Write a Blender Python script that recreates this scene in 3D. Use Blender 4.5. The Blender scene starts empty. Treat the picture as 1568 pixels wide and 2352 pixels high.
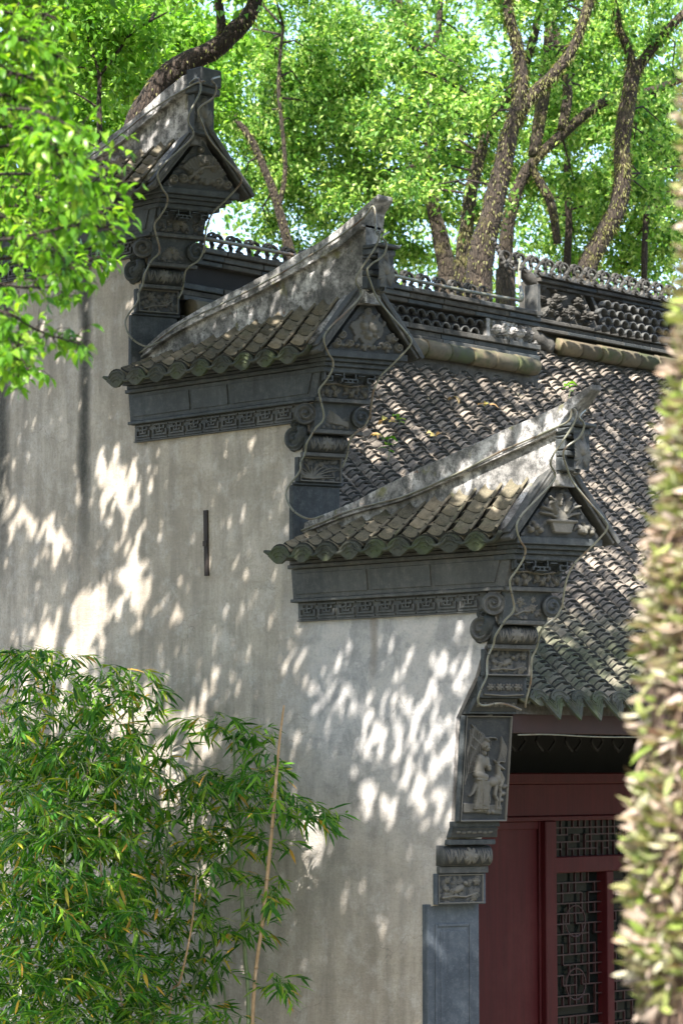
import bpy, math, random
import numpy as np
from math import sin, cos, pi, radians, sqrt, atan2
from mathutils import Vector, Matrix, noise as mnoise

random.seed(7)
rng = np.random.default_rng(11)
S = bpy.context.scene
COL = S.collection

# ------------------------------------------------------------------ camera, sky, sun, exposure
F, CX, CY = 6173.0, 784.0, 1176.0          # photo measured on a 1568 x 2352 grid
PIT, AZ = radians(5.44), radians(46.3)
hx, hy = sin(AZ), cos(AZ)
FW = Vector((hx * cos(PIT), hy * cos(PIT), sin(PIT)))
RT = Vector((hy, -hx, 0))
UP = Vector((-hx * sin(PIT), -hy * sin(PIT), cos(PIT)))


def ray(px, py):
    return FW + RT * ((px - CX) / F) + UP * ((CY - py) / F)


_d = ray(1000, 2300)
CAM = Vector((-_d.x * 15, -_d.y * 15, 3.0))
cd = bpy.data.cameras.new('camera')
cam = bpy.data.objects.new('camera', cd)
COL.objects.link(cam)
S.camera = cam
m = Matrix((RT, UP, -FW)).transposed().to_4x4()
m.translation = CAM
cam.matrix_world = m
cd.sensor_fit = 'VERTICAL'
cd.sensor_height = 36
cd.lens = 36 * F / 2352
cd.clip_end = 2000
cd.dof.use_dof = True
cd.dof.focus_distance = 15.6
cd.dof.aperture_fstop = 5.6

SUN = Vector((-0.56, -0.31, 0.77)).normalized()      # towards the sun
w = bpy.data.worlds.new('World')
S.world = w
w.use_nodes = True
nt = w.node_tree
bg = nt.nodes['Background']
sky = nt.nodes.new('ShaderNodeTexSky')
sky.sky_type = 'NISHITA'
sky.sun_disc = False
sky.sun_elevation = math.asin(SUN.z)
sky.sun_rotation = atan2(SUN.x, SUN.y)
sky.air_density = 1.0
sky.dust_density = 2.0
nt.links.new(sky.outputs[0], bg.inputs[0])
bg.inputs[1].default_value = 0.14
sl = bpy.data.lights.new('sun', 'SUN')
sl.energy = 5.0
sl.angle = radians(0.45)
sl.color = (1.0, 0.94, 0.87)
so = bpy.data.objects.new('sun', sl)
COL.objects.link(so)
so.rotation_euler = (-SUN).to_track_quat('-Z', 'Y').to_euler()
so.location = (-20, -12, 30)
S.view_settings.view_transform = 'Standard'
S.view_settings.look = 'None'
S.view_settings.exposure = 1.92
S.view_settings.gamma = 1
S.view_settings.use_curve_mapping = False
S.render.resolution_x, S.render.resolution_y = 682, 1024


# ------------------------------------------------------------------ pixel -> place
def onx(px, py, x=0.0):
    d = ray(px, py)
    return CAM + d * ((x - CAM.x) / d.x)


def ony(px, py, y):
    d = ray(px, py)
    return CAM + d * ((y - CAM.y) / d.y)


def at(px, py, depth):
    return CAM + ray(px, py) * depth


def topx_np(P):
    D = P - np.array(CAM)
    z = D @ np.array(FW)
    return CX + F * (D @ np.array(RT)) / z, CY - F * (D @ np.array(UP)) / z


EA = radians(20)
E3 = Vector((cos(EA), -sin(EA), 0))      # direction of the splayed end faces
NF = Vector((-sin(EA), -cos(EA), 0))     # their outward normal
ZV = Vector((0, 0, 1))


# ------------------------------------------------------------------ mesh helpers
class MB:
    def __init__(s):
        s.v, s.f = [], []

    def add(s, vs, fs):
        n = len(s.v)
        s.v += [tuple(v) for v in vs]
        s.f += [tuple(i + n for i in f) for f in fs]
        return s

    def box(s, x0, x1, y0, y1, z0, z1):
        return s.add([(x, y, z) for z in (z0, z1) for x, y in ((x0, y0), (x1, y0), (x1, y1), (x0, y1))],
                     [(3, 2, 1, 0), (4, 5, 6, 7), (0, 1, 5, 4), (1, 2, 6, 5), (2, 3, 7, 6), (3, 0, 4, 7)])

    def obox(s, O, U, V, N, u0, u1, v0, v1, n0, n1):      # box in a local frame
        P = [O + U * u + V * v + N * n for n in (n0, n1) for u, v in ((u0, v0), (u1, v0), (u1, v1), (u0, v1))]
        return s.add(P, [(3, 2, 1, 0), (4, 5, 6, 7), (0, 1, 5, 4), (1, 2, 6, 5), (2, 3, 7, 6), (3, 0, 4, 7)])

    def loft(s, A, B):                                     # two equal rings joined, capped
        n = len(A)
        return s.add(list(A) + list(B), [tuple(reversed(range(n))), tuple(range(n, 2 * n))] +
                     [(i, (i + 1) % n, n + (i + 1) % n, n + i) for i in range(n)])

    def rings(s, R, cap=True):
        n = len(R[0])
        b = len(s.v)
        for r in R:
            s.v += [tuple(p) for p in r]
        for k in range(len(R) - 1):
            for i in range(n):
                j = (i + 1) % n
                s.f.append((b + k * n + i, b + k * n + j, b + (k + 1) * n + j, b + (k + 1) * n + i))
        if cap:
            s.f.append(tuple(b + i for i in reversed(range(n))))
            s.f.append(tuple(b + (len(R) - 1) * n + i for i in range(n)))
        return s

    def tube(s, pts, rad, n=8, jit=0.0, fq=3.0):
        pts = [Vector(p) for p in pts]
        if not hasattr(rad, '__len__'):
            rad = [rad] * len(pts)
        ref = Vector((0.13, 0.21, 0.97)).normalized()
        R = []
        a = None
        for i, p in enumerate(pts):
            t = (pts[min(i + 1, len(pts) - 1)] - pts[max(i - 1, 0)]).normalized()
            a = (a - t * a.dot(t)) if a is not None else (ref.cross(t) if abs(ref.dot(t)) < .95 else Vector((1, 0, 0)).cross(t))
            a.normalize()
            b = t.cross(a)
            ring = []
            for k in range(n):
                q = a * cos(2 * pi * k / n) + b * sin(2 * pi * k / n)
                r = rad[i]
                if jit:
                    r *= 1 + jit * mnoise.noise((p + q * rad[i]) * fq) + jit * .6 * mnoise.noise((p + q * rad[i]) * fq * 3)
                ring.append(p + q * r)
            R.append(ring)
        return s.rings(R)


def smooth_path(pts, sub=6):
    P = [Vector(p) for p in pts]
    if len(P) < 3:
        return [P[0].lerp(P[-1], i / sub) for i in range(sub + 1)]
    P = [P[0] * 2 - P[1]] + P + [P[-1] * 2 - P[-2]]
    out = []
    for i in range(1, len(P) - 2):
        for k in range(sub):
            t = k / sub
            a, b, c, d = P[i - 1], P[i], P[i + 1], P[i + 2]
            out.append(.5 * ((2 * b) + (c - a) * t + (2 * a - 5 * b + 4 * c - d) * t * t + (3 * b - a - 3 * c + d) * t ** 3))
    out.append(P[-2])
    return out


def lerp_list(v, n):
    return list(np.interp(np.linspace(0, len(v) - 1, n), range(len(v)), v))


def base_of(parent):
    if parent is None:
        return Vector((0, 0, 0))
    o = Vector((0, 0, 0))
    p = parent
    while p:
        o += Vector(p.location)
        p = p.parent
    return o


def link(name, me, parent=None, mat=None):
    o = bpy.data.objects.new(name, me)
    COL.objects.link(o)
    if parent:
        o.parent = parent
    o.location = -base_of(parent)
    return o


def mesh_of(name, mb, mat, smooth=False, bevel=0):
    me = bpy.data.meshes.new(name)
    me.from_pydata([tuple(v) for v in mb.v], [], mb.f)
    me.validate()
    if mat:
        me.materials.append(mat)
    if smooth:
        me.polygons.foreach_set('use_smooth', [True] * len(me.polygons))
    me.update()
    return me


def obj(name, mb, mat, parent=None, smooth=False, bevel=0, **kw):
    o = link(name, mesh_of(name, mb, mat, smooth), parent)
    if bevel:
        b = o.modifiers.new('bevel', 'BEVEL')
        b.width = bevel
        b.segments = 1
        b.limit_method = 'ANGLE'
    for k, v in kw.items():
        o[k] = v
    return o


def place(name, me, M, parent, **kw):        # a piece that shares mesh data; M is its world matrix
    o = bpy.data.objects.new(name, me)
    COL.objects.link(o)
    o.parent = parent
    b = base_of(parent)
    o.matrix_local = Matrix.Translation(-b) @ M
    for k, v in kw.items():
        o[k] = v
    return o


def thing(name, label, cat, loc=(0, 0, 0), group=None):
    o = bpy.data.objects.new(name, None)
    o.empty_display_size = .2
    COL.objects.link(o)
    o.location = loc
    o['label'] = label
    o['category'] = cat
    if group:
        o['group'] = group
    return o


def tag(o, label, cat, group=None):
    o['label'] = label
    o['category'] = cat
    if group:
        o['group'] = group
    return o


def frame(O, X, Y, Z):
    M = Matrix((X, Y, Z)).transposed().to_4x4()
    M.translation = O
    return M


# ------------------------------------------------------------------ materials
def newmat(name):
    m = bpy.data.materials.new(name)
    m.use_nodes = True
    n = m.node_tree
    n.nodes.clear()
    out = n.nodes.new('ShaderNodeOutputMaterial')
    p = n.nodes.new('ShaderNodeBsdfPrincipled')
    n.links.new(p.outputs[0], out.inputs[0])
    return m, n, p, out


def N(n, t, **kw):
    x = n.nodes.new('ShaderNode' + t)
    for k, v in kw.items():
        if k.startswith('i_'):
            x.inputs[int(k[2:])].default_value = v
        else:
            setattr(x, k, v)
    return x


def pos(n, scale=(1, 1, 1), rot=(0, 0, 0)):
    g = N(n, 'NewGeometry')
    mp = N(n, 'Mapping')
    mp.inputs['Scale'].default_value = scale
    mp.inputs['Rotation'].default_value = rot
    n.links.new(g.outputs['Position'], mp.inputs[0])
    return mp.outputs[0]


def noise(n, vec, scale, detail=5, rough=.6, dist=0):
    x = N(n, 'TexNoise')
    x.inputs['Scale'].default_value = scale
    x.inputs['Detail'].default_value = detail
    x.inputs['Roughness'].default_value = rough
    x.inputs['Distortion'].default_value = dist
    n.links.new(vec, x.inputs['Vector'])
    return x.outputs[0]


def ramp(n, fac, stops):
    r = N(n, 'ValToRGB')
    e = r.color_ramp.elements
    while len(e) < len(stops):
        e.new(.5)
    for i, (p_, c) in enumerate(stops):
        e[i].position = p_
        e[i].color = (c, c, c, 1) if not hasattr(c, '__len__') else (*c, 1)
    n.links.new(fac, r.inputs[0])
    return r.outputs[0]


def mix(n, fac, a, b, mode='MIX'):
    x = N(n, 'Mix', data_type='RGBA', blend_type=mode)
    for s, v in ((x.inputs[0], fac), (x.inputs[6], a), (x.inputs[7], b)):
        if hasattr(v, 'links') or isinstance(v, bpy.types.NodeSocket):
            n.links.new(v, s)
        elif hasattr(v, '__len__'):
            s.default_value = (*v[:3], 1)
        else:
            s.default_value = v
    return x.outputs[2]


def math_(n, op, a, b=None, c=None):
    x = N(n, 'Math', operation=op)
    for i, v in enumerate((a, b, c)):
        if v is None:
            continue
        if isinstance(v, bpy.types.NodeSocket):
            n.links.new(v, x.inputs[i])
        else:
            x.inputs[i].default_value = v
    return x.outputs[0]


def bump(n, p, h, strength=.3, dist=.01):
    b = N(n, 'Bump')
    b.inputs['Strength'].default_value = strength
    b.inputs['Distance'].default_value = dist
    n.links.new(h, b.inputs['Height'])
    n.links.new(b.outputs[0], p.inputs['Normal'])


def simple_mat(name, c1, c2, scale=12, rough=.8, bs=.3, bd=.004, c3=None, stretch=(1, 1, 1)):
    m, n, p, _ = newmat(name)
    v = pos(n, stretch)
    a = noise(n, v, scale)
    b = noise(n, v, scale * 5, 6, .7)
    c = ramp(n, a, [(.35, c1), (.65, c2)])
    c = mix(n, ramp(n, b, [(.4, 0.), (.7, .55)]), c, c3 or tuple(x * .5 for x in c1))
    n.links.new(c, p.inputs['Base Color'])
    p.inputs['Roughness'].default_value = rough
    bump(n, p, b, bs, bd)
    return m


def plaster_mat():
    m, n, p, _ = newmat('lime_plaster')
    v = pos(n)
    big = noise(n, v, 1.1, 6, .6)
    med = noise(n, v, 5.5, 6, .7)
    streak = noise(n, pos(n, (9, 9, 1.1)), 1.0, 6, .65)
    trowel = noise(n, pos(n, (3, 3, 14)), 1.3, 5, .7)
    fine = noise(n, v, 60, 6, .75)
    c = ramp(n, big, [(.3, (.35, .30, .24)), (.5, (.44, .388, .318)), (.7, (.52, .47, .40))])
    c = mix(n, ramp(n, streak, [(.42, 0.), (.66, .7)]), c, (.20, .18, .15))
    c = mix(n, ramp(n, noise(n, v, 2.3, 7, .75, .6), [(.48, 0.), (.6, .55)]), c, (.28, .25, .20))
    c = mix(n, ramp(n, med, [(.5, 0.), (.68, .6)]), c, (.56, .525, .48))
    c = mix(n, ramp(n, trowel, [(.52, 0.), (.75, .35)]), c, (.22, .215, .18))
    c = mix(n, ramp(n, fine, [(.48, 0.), (.72, .45)]), c, (.15, .14, .12))
    c = mix(n, ramp(n, noise(n, v, 18, 6, .8, .4), [(.56, 0.), (.68, .4)]), c, (.17, .155, .13))
    # lower step is newer, bluish white render with grey mottling
    g = N(n, 'SeparateXYZ')
    n.links.new(pos(n), g.inputs[0])
    wob = math_(n, 'MULTIPLY', math_(n, 'SUBTRACT', noise(n, pos(n), 3.5, 4), .5), .5)
    yy = math_(n, 'ADD', g.outputs[1], wob)
    low = math_(n, 'SUBTRACT', 1.0, math_(n, 'SMOOTH_MIN', 1.0, math_(n, 'MAXIMUM', math_(n, 'DIVIDE', math_(n, 'SUBTRACT', yy, .9), .35), 0), .1))
    zz = math_(n, 'MINIMUM', math_(n, 'MAXIMUM', math_(n, 'DIVIDE', math_(n, 'SUBTRACT', math_(n, 'ADD', g.outputs[2], wob), 1.9), 1.3), 0), 1)
    lowf = math_(n, 'MULTIPLY', low, zz)
    blot = noise(n, v, 4.2, 7, .72, .4)
    bl = ramp(n, blot, [(.33, (.52, .485, .455)), (.48, (.44, .425, .41)), (.56, (.32, .318, .315)), (.7, (.23, .232, .238))])
    bl = mix(n, ramp(n, fine, [(.5, 0.), (.75, .5)]), bl, (.16, .17, .18))
    c = mix(n, math_(n, 'MULTIPLY', lowf, .85), c, bl)
    # long rain stains below the missing gutter
    for yc, wd, ztop, amt in ((3.03, .08, 6.3, .97), (3.86, .10, 6.2, .97), (2.45, .03, 5.4, .25), (.47, .035, 3.9, .6)):
        wv = math_(n, 'MULTIPLY', math_(n, 'SUBTRACT', noise(n, pos(n, (1, 1, .6)), 3.0, 4), .5), .1)
        dd = math_(n, 'ABSOLUTE', math_(n, 'SUBTRACT', math_(n, 'ADD', g.outputs[1], wv), yc))
        band = math_(n, 'MAXIMUM', math_(n, 'SUBTRACT', 1.0, math_(n, 'POWER', math_(n, 'DIVIDE', dd, wd), 2.0)), 0)
        down = math_(n, 'MINIMUM', math_(n, 'MAXIMUM', math_(n, 'DIVIDE', math_(n, 'SUBTRACT', g.outputs[2], ztop - (2.2 if ztop > 5 else .5)), .8 if ztop > 5 else .3), .12), 1)
        br = ramp(n, noise(n, v, 35, 5, .8), [(.25, .75), (.6, 1.)])
        fac = math_(n, 'MULTIPLY', math_(n, 'MULTIPLY', band, down), math_(n, 'MULTIPLY', br, amt))
        c = mix(n, fac, c, (.035, .036, .03) if ztop > 5 else (.17, .13, .09))
    ck = N(n, 'TexVoronoi', feature='DISTANCE_TO_EDGE')
    ck.inputs['Scale'].default_value = 1.1
    wv = N(n, 'VectorMath', operation='ADD')
    nn_ = N(n, 'TexNoise')
    nn_.inputs['Scale'].default_value = 4.0
    nn_.inputs['Detail'].default_value = 6
    n.links.new(v, nn_.inputs['Vector'])
    sc_ = N(n, 'VectorMath', operation='SCALE')
    sc_.inputs['Scale'].default_value = .35
    n.links.new(nn_.outputs['Color'], sc_.inputs[0])
    n.links.new(v, wv.inputs[0])
    n.links.new(sc_.outputs[0], wv.inputs[1])
    n.links.new(wv.outputs[0], ck.inputs['Vector'])
    crack = math_(n, 'MULTIPLY', ramp(n, ck.outputs['Distance'], [(.0, .45), (.004, 0.)]), ramp(n, noise(n, v, 1.7, 3), [(.45, 0.), (.6, 1.)]))
    c = mix(n, crack, c, (.10, .09, .075))
    n.links.new(c, p.inputs['Base Color'])
    p.inputs['Roughness'].default_value = .92
    h = math_(n, 'ADD', math_(n, 'MULTIPLY', med, 1.2), math_(n, 'ADD', math_(n, 'MULTIPLY', trowel, .6), math_(n, 'MULTIPLY', fine, .4)))
    bump(n, p, h, .5, .018)
    return m


def stone_mat(name, dark, light, worn, amount=.5, attr=False):
    m, n, p, _ = newmat(name)
    v = pos(n)
    a = noise(n, v, 4, 6, .65)
    b = noise(n, v, 22, 6, .75)
    f = noise(n, v, 90, 4, .7)
    st = noise(n, pos(n, (14, 14, 2)), 1, 5, .7)
    c = ramp(n, a, [(.3, dark), (.7, light)])
    c = mix(n, ramp(n, b, [(.48, 0.), (.75, .5)]), c, worn)
    c = mix(n, ramp(n, st, [(.45, 0.), (.75, amount)]), c, tuple(x * .45 for x in dark))
    c = mix(n, ramp(n, f, [(.55, 0.), (.8, .3)]), c, tuple(min(.6, x * 1.5) for x in worn))
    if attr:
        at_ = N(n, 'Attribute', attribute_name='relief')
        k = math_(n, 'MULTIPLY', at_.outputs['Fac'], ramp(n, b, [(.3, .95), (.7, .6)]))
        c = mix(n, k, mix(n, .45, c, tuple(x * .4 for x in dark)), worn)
    n.links.new(c, p.inputs['Base Color'])
    p.inputs['Roughness'].default_value = .72
    bump(n, p, math_(n, 'ADD', b, math_(n, 'MULTIPLY', f, .5)), .4, .004)
    return m


def fin_mat():
    m, n, p, _ = newmat('weathered_lime_coping')
    v = pos(n)
    big = noise(n, v, 3.2, 7, .7, .3)
    med = noise(n, v, 14, 7, .78, .2)
    f = noise(n, v, 70, 5, .75)
    st = noise(n, pos(n, (10, 10, 1.6)), 1, 6, .7)
    c = ramp(n, big, [(.34, (.085, .085, .078)), (.5, (.32, .31, .295)), (.62, (.66, .645, .62))])
    c = mix(n, ramp(n, med, [(.44, 0.), (.58, .85)]), c, (.045, .046, .044))
    c = mix(n, ramp(n, st, [(.5, 0.), (.72, .5)]), c, (.11, .105, .095))
    c = mix(n, ramp(n, noise(n, v, 7, 4, .5, .5), [(.62, 0.), (.72, .7)]), c, (.16, .155, .05))
    c = mix(n, ramp(n, noise(n, pos(n, (1, 1, 1)), 9.3, 4, .6, 1.5), [(.68, 0.), (.74, .8)]), c, (.25, .12, .06))
    c = mix(n, ramp(n, f, [(.5, 0.), (.7, .35)]), c, (.05, .05, .05))
    n.links.new(c, p.inputs['Base Color'])
    p.inputs['Roughness'].default_value = .9
    bump(n, p, math_(n, 'ADD', med, f), .5, .008)
    return m


def tile_mat(name, cols, moss=.0, eave=False):
    m, n, p, _ = newmat(name)
    v = pos(n)
    g = N(n, 'NewGeometry')
    oi = N(n, 'ObjectInfo')
    r = math_(n, 'FRACT', math_(n, 'ADD', g.outputs['Random Per Island'], math_(n, 'MULTIPLY', oi.outputs['Random'], 3.7)))
    c = ramp(n, r, [(i / (len(cols) - 1), cc) for i, cc in enumerate(cols)])
    b = noise(n, v, 24, 6, .7)
    f = noise(n, v, 110, 4, .7)
    c = mix(n, ramp(n, b, [(.45, 0.), (.7, .6)]), c, tuple(x * .42 for x in cols[0]))
    c = mix(n, ramp(n, f, [(.5, 0.), (.75, .35)]), c, tuple(min(.5, x * 1.7) for x in cols[-1]))
    mo = noise(n, v, 5, 6, .7)
    ms = ramp(n, mo, [(.62 - moss * .3, 0.), (.78 - moss * .3, .85)])
    c = mix(n, ms, c, (.05, .066, .022))
    if eave:
        sx = N(n, 'SeparateXYZ')
        n.links.new(pos(n), sx.inputs[0])
        k = math_(n, 'MINIMUM', math_(n, 'MAXIMUM', math_(n, 'DIVIDE', math_(n, 'SUBTRACT', 4.05, sx.outputs[2]), .35), 0), .75)
        k = math_(n, 'MULTIPLY', k, ramp(n, mo, [(.3, .35), (.6, 1.)]))
        c = mix(n, k, c, (.045, .062, .026))
    n.links.new(c, p.inputs['Base Color'])
    p.inputs['Roughness'].default_value = .85
    bump(n, p, b, .4, .004)
    return m


def leaf_mat(name, cols, trans, tw=.45, rough=.38):
    m, n, p, out = newmat(name)
    g = N(n, 'NewGeometry')
    oi = N(n, 'ObjectInfo')
    r = math_(n, 'FRACT', math_(n, 'ADD', g.outputs['Random Per Island'], oi.outputs['Random']))
    c = ramp(n, r, cols)
    n.links.new(c, p.inputs['Base Color'])
    p.inputs['Roughness'].default_value = rough
    p.inputs['Specular IOR Level'].default_value = .3
    t = N(n, 'BsdfTranslucent')
    n.links.new(mix(n, 1.0, c, trans, 'MULTIPLY'), t.inputs[0])
    x = N(n, 'MixShader')
    x.inputs[0].default_value = tw
    n.links.new(p.outputs[0], x.inputs[1])
    n.links.new(t.outputs[0], x.inputs[2])
    n.links.new(x.outputs[0], out.inputs[0])
    return m


def bark_mat(name, c1, c2, mossc, moss=.4):
    m, n, p, _ = newmat(name)
    v = pos(n, (1, 1, .28))
    a = noise(n, v, 30, 6, .7, .6)
    vo = N(n, 'TexVoronoi', feature='DISTANCE_TO_EDGE')
    vo.inputs['Scale'].default_value = 38
    n.links.new(v, vo.inputs['Vector'])
    c = ramp(n, a, [(.35, c1), (.68, c2)])
    c = mix(n, ramp(n, vo.outputs['Distance'], [(.0, .5), (.10, 0.)]), c, tuple(x * .3 for x in c1))
    mo = noise(n, pos(n), 3.2, 7, .75)
    c = mix(n, ramp(n, mo, [(.68 - moss * .35, 0.), (.8 - moss * .35, .8)]), c, mossc)
    n.links.new(c, p.inputs['Base Color'])
    p.inputs['Roughness'].default_value = .95
    bump(n, p, math_(n, 'ADD', a, ramp(n, vo.outputs['Distance'], [(.0, 0.), (.2, 1.)])), .9, .015)
    return m


M_PL = plaster_mat()
M_FIN = fin_mat()
M_ST = stone_mat('dark_brick_carving', (.018, .023, .025), (.046, .054, .056), (.13, .135, .128), .7)
M_STL = stone_mat('worn_grey_brick', (.034, .037, .036), (.078, .079, .073), (.18, .168, .145), .7)
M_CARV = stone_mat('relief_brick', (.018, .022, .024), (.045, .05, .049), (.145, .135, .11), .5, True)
M_PIL = stone_mat('blue_grey_pilaster', (.032, .043, .056), (.072, .088, .104), (.155, .168, .18), .6)
M_TR = tile_mat('roof_tile_clay', [(.07, .06, .05), (.13, .11, .09), (.235, .195, .155), (.095, .083, .07), (.32, .262, .205)], .0, True)
M_TC = tile_mat('cap_tile_clay', [(.075, .068, .045), (.15, .13, .088), (.105, .093, .06), (.25, .205, .14)], .2)
M_TD = tile_mat('drip_tile_clay', [(.022, .026, .018), (.04, .043, .03), (.065, .066, .05)], .5)
M_EDGE = simple_mat('dark_tile_edge', (.010, .011, .009), (.034, .034, .027), 30, .9, .4, .003)  # darker colour for the low end faces of the tiles
M_TUBE = tile_mat('ridge_tube_clay', [(.085, .07, .045), (.14, .11, .065), (.06, .058, .04)], .5)
M_MOR = simple_mat('old_mortar', (.038, .036, .032), (.10, .095, .085), 9, .95, .6, .01, (.022, .024, .018))
M_RED = simple_mat('dark_red_lacquer', (.050, .0062, .0075), (.066, .0085, .0095), 3, .55, .15, .002, (.045, .006, .007), (6, 6, .6))
M_RED.node_tree.nodes['Principled BSDF'].inputs['Specular IOR Level'].default_value = .2
def _grain(m):
    n = m.node_tree
    p = n.nodes['Principled BSDF']
    old = p.inputs['Base Color'].links[0].from_socket
    g1 = noise(n, pos(n, (40, 40, 1.5)), 1.0, 6, .7)
    g2 = noise(n, pos(n, (2, 2, 2)), 1.0, 5, .7)
    c = mix(n, ramp(n, g1, [(.45, 0.), (.75, .6)]), old, (.022, .004, .004))
    c = mix(n, ramp(n, g2, [(.5, 0.), (.75, .5)]), c, (.085, .022, .02))
    n.links.new(c, p.inputs['Base Color'])


_grain(M_RED)
M_REDD = simple_mat('old_maroon_wood', (.020, .005, .0045), (.032, .008, .007), 4, .6, .2, .002, (.03, .006, .006))
M_BLK = simple_mat('shade_black', (.006, .005, .005), (.01, .008, .008), 6, .8)  # near-black stands in for the shade under the eave and behind lattice tiles
M_ROPE = None
M_IRON = simple_mat('rusted_dark_iron', (.018, .014, .012), (.04, .028, .022), 20, .8)
M_BARK = bark_mat('brown_bark', (.014, .009, .006), (.05, .034, .022), (.03, .036, .012), .12)
M_BARKM = bark_mat('mossy_bark', (.013, .009, .006), (.07, .052, .033), (.12, .11, .03), .36)
M_BARKE = bark_mat('epiphyte_bark', (.10, .06, .045), (.20, .13, .09), (.10, .12, .03), .3)
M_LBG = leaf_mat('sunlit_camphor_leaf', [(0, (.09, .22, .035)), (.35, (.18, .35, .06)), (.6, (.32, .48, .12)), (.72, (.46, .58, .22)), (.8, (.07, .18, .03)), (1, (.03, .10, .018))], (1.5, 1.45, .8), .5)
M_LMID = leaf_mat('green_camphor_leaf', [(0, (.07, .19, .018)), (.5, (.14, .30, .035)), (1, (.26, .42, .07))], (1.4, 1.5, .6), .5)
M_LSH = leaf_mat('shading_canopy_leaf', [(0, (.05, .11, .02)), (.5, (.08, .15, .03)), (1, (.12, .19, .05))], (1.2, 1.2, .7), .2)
M_LFG = leaf_mat('glossy_camphor_leaf', [(0, (.055, .15, .012)), (.5, (.10, .24, .02)), (.85, (.16, .30, .03)), (1, (.26, .36, .05))], (1.6, 1.7, .6), .5, .3)
M_BAM = leaf_mat('bamboo_leaf', [(0, (.018, .075, .007)), (.45, (.042, .155, .012)), (.8, (.17, .33, .025)), (.87, (.22, .34, .025)), (.955, (.30, .30, .03)), (.98, (.52, .28, .04)), (1, (.40, .26, .07))], (1.4, 1.6, .6), .4, .5)
M_CULM = simple_mat('green_bamboo_culm', (.12, .17, .07), (.19, .24, .11), 6, .4, .1, .001, (.09, .12, .05))
M_CULMD = simple_mat('dry_bamboo_culm', (.34, .22, .11), (.46, .31, .17), 8, .5, .1, .001, (.22, .13, .06))
M_EPI = leaf_mat('curled_fern_leaf', [(0, (.36, .28, .22)), (.25, (.50, .41, .35)), (.42, (.18, .13, .09)), (.55, (.34, .37, .14)), (.75, (.20, .29, .05)), (.9, (.48, .44, .34)), (1, (.26, .14, .09))], (1.2, 1.2, .7), .3, .6)
M_DRY = leaf_mat('dry_fallen_leaf', [(0, (.35, .22, .10)), (.5, (.45, .32, .17)), (1, (.38, .36, .08))], (1.1, 1, .7), .3, .6)
M_GRD = simple_mat('packed_earth', (.10, .085, .06), (.16, .14, .10), 2, .95, .5, .03, (.05, .07, .025))
mr, nr_, pr, _ = newmat('clear_rope_light_plastic')
_a = noise(nr_, pos(nr_), 6, 5, .6)
nr_.links.new(ramp(nr_, _a, [(.35, (.10, .105, .075)), (.52, (.17, .17, .13)), (.66, (.11, .07, .04))]), pr.inputs['Base Color'])
pr.inputs['Roughness'].default_value = .35
pr.inputs['Specular IOR Level'].default_value = .6
M_ROPE = mr
mg, ng, pg, _ = newmat('dark_window_glass')
pg.inputs['Base Color'].default_value = (.008, .010, .009, 1)
pg.inputs['Roughness'].default_value = .12
pg.inputs['Specular IOR Level'].default_value = .15
M_GLASS = mg


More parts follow.
